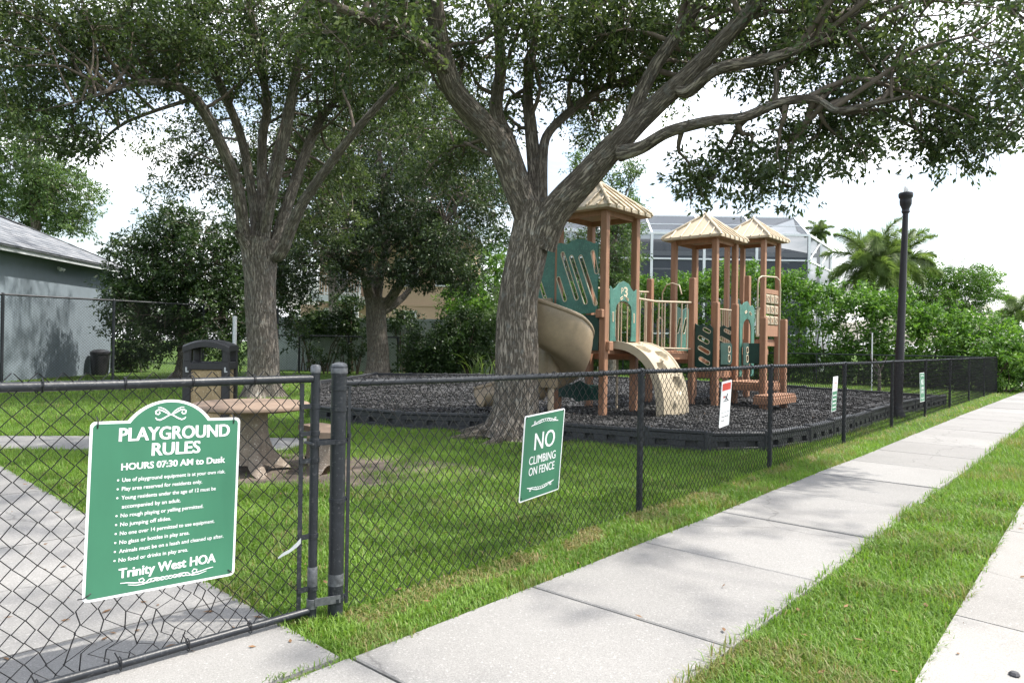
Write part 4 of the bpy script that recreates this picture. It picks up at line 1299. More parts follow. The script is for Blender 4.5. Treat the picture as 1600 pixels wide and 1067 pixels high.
panel('entry_panel', outl, [slot(.3, 1.45, .12, .04, .4), slot(.55, 1.43, .12, .04, -.4)], m4, M['teal'])
m4 = frame_uv(4.6, -.62, 1.05, U3)
panel('bubble_panel', [(0, 0), (.3, 0), (.36, .06), (.36, .44), (.3, .5), (0, .5)], [slot(.2, .15, .16, .1, PI / 2), slot(.2, .34, .14, .1, PI / 2)], m4, M['dark_green'])
m4 = frame_uv(3.90, -1.05, 1.12, -V3)
panel('bubble_panel', [(0, 0), (.25, 0), (.25, .42), (0, .42)], [], m4, M['dark_green'])
m4 = frame_uv(4.45, S_ + .03, 1.35, U3)
panel('play_panel', [(0, 0), (.95, 0), (.95, .95), (.7, 1.05), (.5, .98), (.25, 1.05), (0, .95)], [slot(.3, .6, .4, .12, 1.2), slot(.6, .6, .4, .12, 1.2)], m4, M['teal'])
m4 = frame_uv(CCa - hs, CCb + hs + .02, 1.8, U3)
panel('play_panel', [(0, 0), (.95, 0), (.95, 1.0), (.5, 1.1), (0, 1.0)], [slot(.3, .6, .4, .12, 1.2)], m4, M['dark_green'])
# barrier of pale bars at the middle tower
for z in (1.40, 2.32): tube('barrier_rail', [pp(BA0 + .07, -.02, z), pp(BA1 - .07, -.02, z)], .018)
for k in range(8): tube('baluster', [pp(BA0 + .15 + k * .108, -.02, 1.4), pp(BA0 + .15 + k * .108, -.02, 2.32)], .012)
# tic-tac-toe panel
fa0, fb0 = CCa - hs + .07, CCb - hs
m4 = frame_uv(fa0, fb0 - .02, 1.76, U3)
Wp = S_ - .14
for y, h in ((.0, .30), (1.16, .13)):
    mb = MB(); mb.box(m4 @ Vector((Wp / 2, y + h / 2, 0)), Wp / 2, h / 2, .025, U3, Z3, U3.cross(Z3), .006); mb.build('game_frame', M['post_wood'], play)
for r_ in range(3):
    tube('game_rod', [m4 @ Vector((0, .44 + r_ * .29, 0)), m4 @ Vector((Wp, .44 + r_ * .29, 0))], .012)
    for c_ in range(3):
        mb = MB(); mb.box(m4 @ Vector((.15 + c_ * .30, .44 + r_ * .29, 0)), .125, .12, .04, U3, Z3, U3.cross(Z3), .03)
        o = mb.build('game_block', M['tan_pale'], play)
        mb = MB()
        q = m4 @ Matrix.Translation((.15 + c_ * .30, .44 + r_ * .29, 0))
        if (r_ + c_) % 2:
            for s1 in (1, -1): mb.beam(q @ Vector((-.06, -.06 * s1, .041)), q @ Vector((.06, .06 * s1, .041)), .012, .003, up=U3.cross(Z3))
        else:
            mb.tube([q @ Vector((.06 * math.cos(a), .06 * math.sin(a), .041)) for a in [k * PI / 6 for k in range(12)]], .011, 4, closed=True)
        mb.build('game_mark', M['post_wood'], o)
# handrail loop over the transfer steps
h0, h1 = P(1183, 520, 16.0), P(1218, 520, 16.5)
zt = 3.08
pts = [Vector((h0.x, h0.y, 1.75)), Vector((h0.x, h0.y, zt - .18)), Vector((h0.x, h0.y, zt - .05)) + (h1 - h0) * .05, Vector((h0.x, h0.y, zt)) + (h1 - h0) * .18, Vector((h0.x, h0.y, zt)) + (h1 - h0) * .82, Vector((h1.x, h1.y, zt - .05)) - (h1 - h0) * .05, Vector((h1.x, h1.y, zt - .18)), Vector((h1.x, h1.y, .62))]
for p in pts: pass
tube('handrail_loop', [Vector((p.x, p.y, p.z)) for p in pts], .019)
for da in (-.03, .06):
    q = h0 + U3 * da; tube('handhold', [Vector((q.x, q.y, 1.7)), Vector((q.x, q.y, 2.3)), Vector((q.x + .03, q.y, 2.36))], .02)

# ================================================================== PICNIC TABLE
TC = P(393, 633, 7.75); TX, TY = TC.x, TC.y
table = thing('picnic_table', 'round tan concrete picnic table with curved benches on the bare dirt', 'picnic table')
mb = MB(); mb.lathe((TX, TY, .70), [(.18, -.03), (.52, -.015), (.600, .0), (.618, .012), (.622, .035), (.612, .055), (.592, .064), (0, .066)], 56)
mb.build('table_top', M['table_top'], table, True, angle=40)
def flare(cx, cy, z0, z1, r0, r1, toes, rot=0.0, n=64, toe=.28):
    mb = MB(); rows = 12
    for i in range(rows + 1):
        t = i / rows; z = z0 + (z1 - z0) * t
        f = (1 - t) ** 3.2
        for k in range(n):
            a = 2 * PI * k / n
            lobe = max(0, math.cos(toes * (a - rot))) ** 1.2
            r = r1 + (r0 - r1) * f * .35 + toe * f * lobe
            arch = .10 * max(0, .25 - t) / .25 * (1 - lobe) if t < .25 else 0
            mb.v.append((cx + r * math.cos(a), cy + r * math.sin(a), z + arch))
    for i in range(rows):
        for k in range(n):
            k2 = (k + 1) % n; mb.f.append((i * n + k, i * n + k2, (i + 1) * n + k2, (i + 1) * n + k))
    mb.f.append(tuple(range(n - 1, -1, -1))); mb.f.append(tuple(rows * n + k for k in range(n)))
    return mb
flare(TX, TY, 0.0, .69, .22, .172, 4, .6, toe=.30).build('pedestal', M['aggregate'], table, True, angle=50)
for ang in (math.radians(24), math.radians(152), math.radians(268)):
    R0, R1, hw = .66, .96, math.radians(34)
    mb = MB(); outl = [(TX + R1 * math.cos(ang + hw * t), TY + R1 * math.sin(ang + hw * t)) for t in np.linspace(-1, 1, 15)]
    outl += [(TX + R0 * math.cos(ang + hw * t), TY + R0 * math.sin(ang + hw * t)) for t in np.linspace(1, -1, 15)]
    if ang > 4: continue
    mb.prism(outl, .40, .465)
    bch = mb.build('bench', M['table_top'], table)
    for s in (-.7, .7):
        x, y = TX + .81 * math.cos(ang + hw * s), TY + .81 * math.sin(ang + hw * s)
        flare(x, y, 0, .40, .16, .10, 3, ang, 30, .05).build('bench_leg', M['aggregate'], bch, True, angle=50)

# ================================================================== LITTER BIN, POLE, CAN, LAMP
BX = P(330, 580, 10.4)
binn = thing('litter_bin', 'black hooded litter bin with pebbled tan front panel', 'litter bin')
bd = Vector((.985, .17, 0)).normalized(); bn = Vector((bd.y, -bd.x, 0))
bo = Vector((BX.x, BX.y, 0))
HW = .262
for s in (-1, 1):
    for q in (-1, 1):
        mb = MB(); mb.box(bo + bd * (s * HW) + bn * (q * HW) + Z3 * .57, .055, .045, .57, bd, bn, Z3, .015); mb.build('corner_post', M['bin_black'], binn)
for k, (d_, n_) in enumerate(((bd, bn), (bd, -bn), (bn, bd), (bn, -bd))):
    mb = MB(); mb.box(bo + n_ * (HW - .01) + Z3 * .56, HW - .05, .02, .46, d_, n_, Z3, .006); mb.build('pebble_panel', M['pebble_panel'], binn)
    mb = MB(); mb.box(bo + n_ * (HW + .005) + Z3 * 1.065, HW - .02, .035, .055, d_, n_, Z3, .012); mb.build('top_band', M['bin_black'], binn)
    mb = MB(); mb.box(bo + n_ * (HW + .0) + Z3 * .07, HW - .02, .03, .045, d_, n_, Z3, .012); mb.build('base_band', M['bin_black'], binn)
mb = MB()
def hood_pt(t, y, r=0): return bo + bd * (t * (HW + .055)) + bn * y + Z3 * (1.36 + .085 * (1 - t * t) + r)
rows = [[hood_pt(t, y, -.03 * (abs(y) > .30)) for y in (-.33, -.28, 0, .28, .33)] for t in np.linspace(-1, 1, 13)]
v0 = [p for r_ in rows for p in r_]; v1 = [p - Z3 * .075 for p in v0]
mb.v = [tuple(p) for p in v0 + v1]; nb = len(v0)
for i in range(12):
    for j in range(4):
        a = i * 5 + j; mb.f += [(a, a + 5, a + 6, a + 1), (nb + a, nb + a + 1, nb + a + 6, nb + a + 5)]
    a = i * 5; mb.f += [(a, nb + a, nb + a + 5, a + 5), (a + 4, a + 9, nb + a + 9, nb + a + 4)]
for i in (0, 12):
    for j in range(4):
        a = i * 5 + j; mb.f.append((a, a + 1, nb + a + 1, nb + a) if i == 0 else (a + 1, a, nb + a, nb + a + 1))
mb.build('hood', M['bin_black'], binn, True, angle=35)
for s in (-1, 1):
    for q in (-1, 1):
        mb = MB(); mb.box(bo + bd * (s * (HW + .0)) + bn * (q * HW) + Z3 * 1.23, .052, .042, .11, bd, bn, Z3, .015); mb.build('hood_leg', M['bin_black'], binn)
    mb = MB(); mb.box(bo + bd * (s * HW) + bn * (HW + .055) + Z3 * 1.02, .012, .012, .03, bd, bn, Z3, .004); mb.box(bo + bd * (s * HW + .012) + bn * (HW + .055) + Z3 * .985, .02, .01, .01, bd, bn, Z3, .003); mb.build('latch', M['galv'], binn)
mb = MB(); mb.box(bo + Z3 * 1.10, HW - .03, HW - .03, .012, bd, bn, Z3, .004); mb.build('inner_lid', M['bin_black'], binn)
q = P(366, 560, 11.6)
mb = MB(); mb.tube([(q.x, q.y, -.05), (q.x, q.y, 1.82)], .033, 12); mb.lathe((q.x, q.y, 1.82), [(.036, -.03), (.036, .01), (0, .02)], 12)
tag(mb.build('metal_pole', M['galv'], smooth=True, angle=40), 'thin grey steel pole standing behind the litter bin', 'pole')
q = G(156, 586)
can = thing('trash_can', 'round black trash can against the blue-grey building wall', 'trash can')
mb = MB(); mb.lathe((q.x, q.y, 0), [(.27, 0), (.31, .3), (.33, .78), (.35, .80), (.35, .84), (.33, .85)], 20); mb.build('body', M['bin_black'], can, True, angle=40)
mb = MB(); mb.lathe((q.x, q.y, .85), [(.35, 0), (.345, .04), (.25, .11), (.10, .14), (0, .145)], 20); mb.build('lid', M['bin_black'], can, True, angle=40)

LX = G(1402, 652)
lamp = thing('lamp_post', 'tall dark lamp post with clear globe inside the fence', 'lamp post')
ltop = P(1415, 330, LX.y); LH = ltop.z
def lpt(z): return Vector((LX.x + (ltop.x - LX.x) * z / LH, LX.y, z))
mb = MB(); mb.tube([lpt(-.05), lpt(.05), lpt(1.2), lpt(2.5), lpt(LH)], [.092, .092, .087, .076, .056], 18); mb.build('post', M['metal_dark'], lamp, True, angle=40)
mb = MB(); mb.lathe(lpt(0), [(.16, -.02), (.16, .06), (.12, .16), (.105, .30)], 18); mb.build('base', M['metal_dark'], lamp, True, angle=40)
mb = MB(); mb.lathe(lpt(LH), [(.062, -.05), (.085, -.02), (.075, .02), (.075, .05), (.115, .14), (.120, .22), (.115, .26), (.14, .30), (.145, .36), (.135, .39), (.10, .40)], 20); mb.build('capital', M['metal_dark'], lamp, True, angle=40)
mb = MB(); mb.lathe(lpt(LH + .39), [(.10, 0), (.16, .08), (.21, .2), (.225, .32), (.20, .45), (.13, .56), (.05, .62), (0, .63)], 24); mb.build('globe', M['globe'], lamp, True)
mb = MB(); mb.lathe(lpt(LH + .40), [(.05, 0), (.055, .05), (.05, .11), (.03, .14), (0, .14)], 14); mb.build('bulb', M['white_paint'], lamp, True, angle=40)

# ================================================================== BUILDINGS
ph_ = thing('pool_house', 'blue-grey stucco building with grey shingle roof', 'building')
c1 = G(172, 583).xy; c0 = G(0, 597).xy
wd_ = (c0 - c1).normalized()              # from far corner towards the camera
wnrm = Vector((-wd_.y, wd_.x))
if wnrm.x < 0: wnrm = -wnrm
EZ = 4.22
def wp(s, o, z):
    q = c1 + wd_ * s + wnrm * o
    return Vector((q.x, q.y, z))
mb = MB(); mb.hexa([wp(0, 0, -.05), wp(0, -9, -.05), wp(16, -9, -.05), wp(16, 0, -.05), wp(0, 0, EZ), wp(0, -9, EZ), wp(16, -9, EZ), wp(16, 0, EZ)])
mb.build('wall', M['stucco_blue'], ph_)
OV = .42
mb = MB(); mb.hexa([wp(-OV, OV, EZ - .17), wp(-OV, OV - .03, EZ - .17), wp(16, OV - .03, EZ - .17), wp(16, OV, EZ - .17), wp(-OV, OV, EZ + .02), wp(-OV, OV - .03, EZ + .02), wp(16, OV - .03, EZ + .02), wp(16, OV, EZ + .02)]); mb.build('fascia', M['fascia'], ph_)
mb = MB(); mb.hexa([wp(-OV, OV, EZ - .17), wp(-OV + .03, OV - .03, EZ - .17), wp(-OV + .03, -9, EZ - .17), wp(-OV, -9, EZ - .17), wp(-OV, OV, EZ + .02), wp(-OV + .03, OV - .03, EZ + .02), wp(-OV + .03, -9, EZ + .02), wp(-OV, -9, EZ + .02)]); mb.build('fascia', M['fascia'], ph_)
mb = MB(); mb.hexa([wp(-OV + .03, OV - .04, EZ - .10), wp(-OV + .03, -9, EZ - .10), wp(16, -9, EZ - .10), wp(16, OV - .04, EZ - .10), wp(-OV + .03, OV - .04, EZ - .06), wp(-OV + .03, -9, EZ - .06), wp(16, -9, EZ - .06), wp(16, OV - .04, EZ - .06)]); mb.build('soffit', M['fascia'], ph_)
SL = .50; RZ = EZ + .02
hipd = 4.9
mb = MB()
A_ = wp(-OV - .05, OV + .05, RZ); B_ = wp(16, OV + .05, RZ); R1_ = wp(-OV + hipd, OV - hipd, RZ + hipd * SL); R2_ = wp(16, OV - hipd, RZ + hipd * SL); D_ = wp(-OV - .05, OV - 2 * hipd, RZ); E_ = wp(16, OV - 2 * hipd, RZ)
vs = [A_, B_, R2_, R1_, D_, E_]
mb.add(vs + [v - Z3 * .05 for v in vs], [(0, 1, 2, 3), (0, 3, 4), (3, 2, 5, 4), (7, 6, 9, 8), (6, 10, 9), (9, 10, 11, 8), (0, 6, 7, 1), (0, 4, 10, 6)])
rf = mb.build('roof', M['shingle'], ph_)
slope = Vector((-wnrm.x, -wnrm.y, SL)).normalized(); along = Vector((wd_.x, wd_.y, 0)); rn = along.cross(slope).normalized()
if rn.z < 0: rn = -rn
me0 = None; cnt = 0
ex_ = .235; tabw = .42
for k in range(12):
    run = k * ex_ * slope.xy.length
    s0 = -OV - .05 + run
    s = s0 + (tabw / 2 if k % 2 else 0)
    while s < 9.3 and cnt < 296:
        if me0 is None:
            mb = MB(); mb.box((0, 0, 0), tabw / 2 - .006, ex_ / 2 + .012, .007); me0 = mb.build('shingle', M['shingle'], rf); o = me0
        else: o = share(me0, 'shingle', rf)
        c = wp(s + tabw / 2, OV + .05 - run, RZ + run / slope.xy.length * slope.z) + slope * (ex_ / 2) + rn * (.012 + random.uniform(-.002, .003))
        tl = (slope + rn * -.03).normalized()
        o.matrix_local = frame4(c, along, tl, along.cross(tl) if along.cross(tl).z > 0 else -along.cross(tl))
        s += tabw; cnt += 1
n_h = 16
for k in range(n_h):
    t0, t1 = k / n_h, (k + 1) / n_h
    a = A_ + (R1_ - A_) * t0; b = A_ + (R1_ - A_) * (t1 + .01)
    mb = MB(); mb.beam(a + Z3 * .02, b + Z3 * .035, .11, .01); mb.build('hip_shingle', M['shingle'], rf)
lt = P(72, 413, 1)
sL = (c1 - c0).length * .56
mb = MB(); c = wp(sL, .04, 3.86)
mb.lathe(c, [(.06, -.02), (.06, .02)], 12, (wnrm.x, wnrm.y, 0))
for s in (-1, 1):
    a = c + along * (.07 * s) + Vector((wnrm.x, wnrm.y, 0)) * .06
    mb.tube([c, a], .014, 6); mb.lathe(a, [(.03, -.02), (.035, .03), (.06, .12), (.055, .12)], 12, Vector((wnrm.x, wnrm.y, -.8)) + along * .5 * s)
mb.build('security_light', M['white_paint'], ph_, True, angle=40)

# tan house beyond the boundary fence
HY = 46.0
th_ = thing('tan_house', 'tan stucco two-storey house with white balcony behind the trees', 'house')
def hp(px, py, Y=HY): return P(px, py, Y)
def wallbox(px0, px1, py_top, Y0, depth, name, mat, parent, zb=-.05):
    a = hp(px0, py_top, Y0); b = hp(px1, py_top, Y0)
    mb = MB(); mb.box(((a.x + b.x) / 2, Y0 + depth / 2, (a.z + zb) / 2), (b.x - a.x) / 2, depth / 2, (a.z - zb) / 2)
    return mb.build(name, mat, parent)
wallbox(598, 742, 372, HY, 9, 'wall', M['stucco_tan'], th_)
wallbox(470, 597, 476, HY + 1.2, 8, 'wall', M['stucco_tan'], th_)
wallbox(500, 596, 385, HY + 3.5, 5, 'wall', M['stucco_tan'], th_)
a, b = hp(598, 476), hp(743, 477)
mb = MB(); mb.beam((a.x, HY - .03, a.z), (b.x, HY - .03, a.z), .03, .08); mb.build('trim_band', M['stucco_tan'], th_)
def window(px0, px1, py0, py1, Y, parent):
    a, b = hp(px0, py1, Y), hp(px1, py0, Y)
    mb = MB()
    fw = .10
    for (x0, x1, z0, z1) in ((a.x, b.x, b.z - fw, b.z), (a.x, b.x, a.z, a.z + fw), (a.x, a.x + fw, a.z + fw, b.z - fw), (b.x - fw, b.x, a.z + fw, b.z - fw)):
        mb.box(((x0 + x1) / 2, Y - .04, (z0 + z1) / 2), (x1 - x0) / 2, .05, (z1 - z0) / 2)
    w_ = mb.build('window', M['white_paint'], parent)
    mb = MB(); mb.box(((a.x + b.x) / 2, Y - .015, (a.z + b.z) / 2), (b.x - a.x) / 2 - fw, .008, (b.z - a.z) / 2 - fw); mb.build('pane', M['pane'], w_)
window(632, 651, 486, 506, HY, th_)
window(620, 655, 405, 448, HY, th_); window(680, 712, 405, 448, HY, th_); window(515, 545, 400, 455, HY + 3.5, th_)
a, b = hp(488, 470, HY - 1.0), hp(562, 462, HY - 1.0)
mb = MB(); mb.box(((a.x + b.x) / 2, HY + .6, (a.z + b.z) / 2), (b.x - a.x) / 2, 1.7, .22); mb.build('balcony_slab', M['white_paint'], th_)
zt_ = hp(500, 431, HY - 1.0).z; zb_ = b.z
for z in (zt_, zb_ + .15):
    mb = MB(); mb.beam((a.x, HY - 1.0, z), (b.x, HY - 1.0, z), .04, .04); mb.build('balcony_rail', M['white_paint'], th_)
for k in range(17):
    x = a.x + (b.x - a.x) * k / 16
    mb = MB(); mb.box((x, HY - 1.0, (zt_ + zb_) / 2), .025 if k % 8 else .06, .025, (zt_ - zb_) / 2); mb.build('baluster', M['white_paint'], th_)
q = hp(557, 480, HY - .9)
mb = MB(); mb.box((q.x, HY - .9, (a.z) / 2 - .1), .13, .13, a.z / 2 - .12); mb.build('column', M['white_paint'], th_)
mb = MB(); q0, q1 = hp(500, 476), hp(542, 476); mb.box(((q0.x + q1.x) / 2, HY + 1.1, q0.z - .32), (q1.x - q0.x) / 2, .1, .16); mb.build('awning', M['white_paint'], th_)
zr0 = hp(598, 372).z
mb = MB()
x0, x1 = hp(490, 380).x, hp(750, 380).x
mb.add([(x0, HY - .6, zr0), (x1, HY - .6, zr0), (x1, HY + 9.5, zr0), (x0, HY + 9.5, zr0), (x0 + 4, HY + 4.5, zr0 + 2.4), (x1 - 4, HY + 4.5, zr0 + 2.4)], [(0, 1, 5, 4), (1, 2, 5), (2, 3, 4, 5), (3, 0, 4), (3, 2, 1, 0)])
mb.build('roof', M['house_dark'], th_)

# pale boundary fence of panels
bf = thing('boundary_fence', 'pale grey-green panel fence behind the shrubs at the back', 'fence')
BY = 34.0
x0, x1 = P(405, 520, BY).x, P(880, 520, BY).x
zt_ = P(640, 498, BY).z
npan = 8
for k in range(npan + 1):
    x = x0 + (x1 - x0) * k / npan
    mb = MB(); mb.box((x, BY - .02, (zt_ + .08) / 2), .07, .07, (zt_ + .08) / 2, bev=.01); mb.box((x, BY - .02, zt_ + .11), .085, .085, .03, bev=.02); mb.build('post', M['pale_fence'], bf)
    if k < npan:
        xa, xb = x + .07, x0 + (x1 - x0) * (k + 1) / npan - .07
        mb = MB(); mb.box(((xa + xb) / 2, BY, zt_ - .06), (xb - xa) / 2, .04, .06); mb.build('top_rail', M['pale_fence'], bf)
        nb_ = 8
        for q in range(nb_):
            w_ = (xb - xa) / nb_
            mb = MB(); mb.box((xa + w_ * (q + .5), BY + random.uniform(-.004, .004), (zt_ - .12) / 2), w_ / 2 - .004, .02, (zt_ - .12) / 2); mb.build('board', M['pale_fence'], bf)
tf = thing('chain_link_fence', 'black chain-link fence in front of the pale boundary fence at the back', 'fence')
zt2 = P(560, 526, 31.5).z
pts_ = [(P(px, 526, 31.5).x, 31.5) for px in (300, 392, 468, 545, 622, 700, 778, 856)]
for k, (x, y) in enumerate(pts_):
    mb = MB(); mb.tube([(x, y, -.05), (x, y, zt2 + .03)], .045, 8); mb.build('post', M['black_vinyl'], tf)
    if k < len(pts_) - 1:
        mb = MB(); mb.tube([(x, y, zt2), (pts_[k + 1][0], y, zt2)], .032, 8, cap=False); mb.build('top_rail', M['black_vinyl'], tf)
        chain_link('chain_link', tf, (x, y), (1, 0), pts_[k + 1][0] - x, .05, zt2, pitch=.06, r=.003, seed=100 + k)

# ------------------------------------------------------------------ screen enclosure and the house inside it
cage = thing('screen_enclosure', 'large white framed screen enclosure rising behind the hedge', 'screen enclosure')
CY = 42.0
cz = P(1264, 368, CY).z; rz = cz + 1.45; mz = P(1100, 405, CY).z
cx = [P(px, 400, CY).x for px in (860, 937, 1018, 1100, 1182, 1264)]
K1 = Vector((cx[-1], CY)); K2 = Vector((21.4, 47.5))
def fb(a, b, w=.055, nm='beam'):
    mb = MB(); mb.beam(a, b, w, w); return mb.build(nm, M['white_alu'], cage)
def scr(c, nm='screen_panel'):
    mb = MB(); mb.add(c, [tuple(range(len(c)))]); return mb.build(nm, M['screen'], cage)
for i, x in enumerate(cx):
    fb((x, CY, 0), (x, CY, cz), .075, 'upright')
    fb((x, CY, cz), (x, CY + 2.3, rz), .055, 'rafter')
    fb((x, CY + 2.3, rz), (x, CY + 9, rz + .25), .05, 'rafter')
    if i < len(cx) - 1:
        x2 = cx[i + 1]
        for z in (mz, 4.3, 2.2): fb((x, CY, z), (x2, CY, z), .045)
        fb((x, CY, cz), (x2, CY, cz), .07); fb((x, CY + 2.3, rz), (x2, CY + 2.3, rz), .05); fb((x, CY + 1.1, (cz + rz) / 2), (x2, CY + 1.1, (cz + rz) / 2), .03)
        scr([(x, CY, 4.3), (x2, CY, 4.3), (x2, CY, mz), (x, CY, mz)]); scr([(x, CY, 0), (x2, CY, 0), (x2, CY, 4.3), (x, CY, 4.3)])
        scr([(x, CY, mz), (x2, CY, mz), (x2, CY, cz), (x, CY, cz)])
        scr([(x, CY, cz), (x2, CY, cz), (x2, CY + 2.3, rz), (x, CY + 2.3, rz)])
        scr([(x, CY + 2.3, rz), (x2, CY + 2.3, rz), (x2, CY + 9, rz + .25), (x, CY + 9, rz + .25)])
k1, k2 = K1, K2; km = (K1 + K2) / 2
R1 = Vector((k1.x, CY + 2.3)); R2 = Vector((k2.x - 1.6, k2.y + 1.6))
for p in (km, k2):
    fb((p.x, p.y, 0), (p.x, p.y, cz), .075, 'upright')
for z, w_ in ((cz, .07), (mz, .05), (4.3, .05)): fb((k1.x, k1.y, z), (k2.x, k2.y, z), w_)
fb((k1.x, k1.y, mz), (km.x, km.y, cz), .04, 'brace'); fb((km.x, km.y, mz), (k2.x, k2.y, cz), .04, 'brace')
fb((R1.x, R1.y, rz), (R2.x, R2.y, rz), .05); fb((k2.x, k2.y, cz), (R2.x, R2.y, rz), .055, 'rafter')
fb((k1.x - 4, CY + 6.5, cz + .1), (k1.x, CY + 3, mz + .2), .045, 'brace'); fb((k1.x - 3.5, CY + 5, cz - .6), (k1.x + 1, CY + 8, cz), .045, 'brace'); fb((k1.x - 5.5, CY + 5, cz - .5), (k1.x - 2.2, CY + 5.5, mz), .045, 'brace')
for z0, z1 in ((0, 4.3), (4.3, mz), (mz, cz)):
    scr([(k1.x, k1.y, z0), (km.x, km.y, z0), (km.x, km.y, z1), (k1.x, k1.y, z1)]); scr([(km.x, km.y, z0), (k2.x, k2.y, z0), (k2.x, k2.y, z1), (km.x, km.y, z1)])
scr([(k1.x, k1.y, cz), (k2.x, k2.y, cz), (R2.x, R2.y, rz), (R1.x, R1.y, rz)])
# far side of the cage
far_y = CY + 13
dh = thing('house', 'dark two-storey house inside the white screen enclosure', 'house')
hx0, hx1 = P(900, 400, CY + 6).x, P(1262, 400, CY + 6).x
zh = P(1100, 398, CY + 6).z
mb = MB(); mb.box(((hx0 + hx1) / 2, CY + 10, zh / 2), (hx1 - hx0) / 2, 4, zh / 2); mb.build('wall', M['house_dark'], dh)
mb = MB(); mb.add([(hx0 - .5, CY + 5.4, zh), (hx1 + .5, CY + 5.4, zh), (hx1 + .5, CY + 14.5, zh), (hx0 - .5, CY + 14.5, zh), (hx0 + 3.2, CY + 9.9, zh + 1.6), (hx1 - 3.2, CY + 9.9, zh + 1.6)], [(0, 1, 5, 4), (1, 2, 5), (2, 3, 4, 5), (3, 0, 4), (3, 2, 1, 0)]); mb.build('roof', M['house_dark'], dh)
mb = MB(); mb.beam((hx0 - .5, CY + 5.35, zh - .02), (hx1 + .5, CY + 5.35, zh - .02), .05, .14); mb.build('fascia', M['white_paint'], dh)
zb0, zb1 = 4.35, P(1100, 441, CY + 3.2).z
mb = MB(); mb.box(((hx0 + hx1) / 2, CY + 4.6, zb0 - .15), (hx1 - hx0) / 2, 1.5, .15); mb.build('balcony_slab', M['white_paint'], dh)
for z in (zb1, zb0 + .12):
    mb = MB(); mb.beam((hx0, CY + 3.2, z), (hx1, CY + 3.2, z), .04, .04); mb.build('balcony_rail', M['white_paint'], dh)
for k in range(60):
    x = hx0 + (hx1 - hx0) * k / 59
    mb = MB(); mb.box((x, CY + 3.2, (zb0 + zb1) / 2), .035 if k % 10 else .06, .03, (zb1 - zb0) / 2); mb.build('baluster', M['white_paint'], dh)
for k in range(4):
    xa = hx0 + (hx1 - hx0) * (k + .5) / 4
    mb = MB()
    for (dx, dz, hx_, hz_) in ((0, 1.1, .9, .05), (0, -1.1, .9, .05), (-.85, 0, .05, 1.1), (.85, 0, .05, 1.1)):
        mb.box((xa + dx, CY + 5.97, 5.6 + dz), hx_, .04, hz_)
    w_ = mb.build('window', M['white_paint'], dh)
    mb = MB(); mb.box((xa, CY + 5.985, 5.6), .8, .01, 1.05); mb.build('pane', M['pane'], w_)
# ================================================================== TREES
def bark_tube(name, pts, rs, parent, mat, n=14, flare=0.0, rough=.07, seed=0, sub=5):
    P2, R2 = smooth_path(pts, rs, sub)
    m = len(P2)
    V, UV = [], []
    prev = None; acc = 0; r_ = random.Random(seed)
    ph = [r_.uniform(0, 6.28) for _ in range(4)]
    ring = []
    for i, p in enumerate(P2):
        t = (P2[min(i + 1, m - 1)] - P2[max(i - 1, 0)]).normalized()
        x = t.cross(Vector((0, 1, .2))) if prev is None else prev - t * prev.dot(t)
        if x.length < 1e-3: x = t.orthogonal()
        x.normalize(); prev = x; y = t.cross(x)
        if i: acc += (p - P2[i - 1]).length
        row = []
        for k in range(n + 1):
            a = 2 * PI * k / n
            rr = R2[i] * (1 + rough * (math.sin(2 * a + ph[0] + acc * .9) + .7 * math.sin(3 * a + ph[1] - acc * 1.7) + .5 * math.sin(5 * a + ph[2] + acc * 3.1)))
            if flare:
                h = max(0, 1 - acc / flare)
                rr *= 1 + .42 * h ** 3.2 * (1 + .45 * math.sin(5 * a + ph[3]) + .25 * math.sin(3 * a + ph[0]))
            V.append(tuple(p + (x * math.cos(a) + y * math.sin(a)) * rr))
            row.append((a / (2 * PI) * max(1, round(R2[0] * 6.28 * 2)) / 2.0, acc))
        ring.append(row)
    F, uv = [], []
    w = n + 1
    for i in range(m - 1):
        for k in range(n):
            F.append((i * w + k, i * w + k + 1, (i + 1) * w + k + 1, (i + 1) * w + k))
            uv += [ring[i][k], ring[i][k + 1], ring[i + 1][k + 1], ring[i + 1][k]]
    o = np_mesh(name, np.array(V), np.array(F), mat, parent, uv=np.array(uv), smooth=True)
    return o, P2, R2

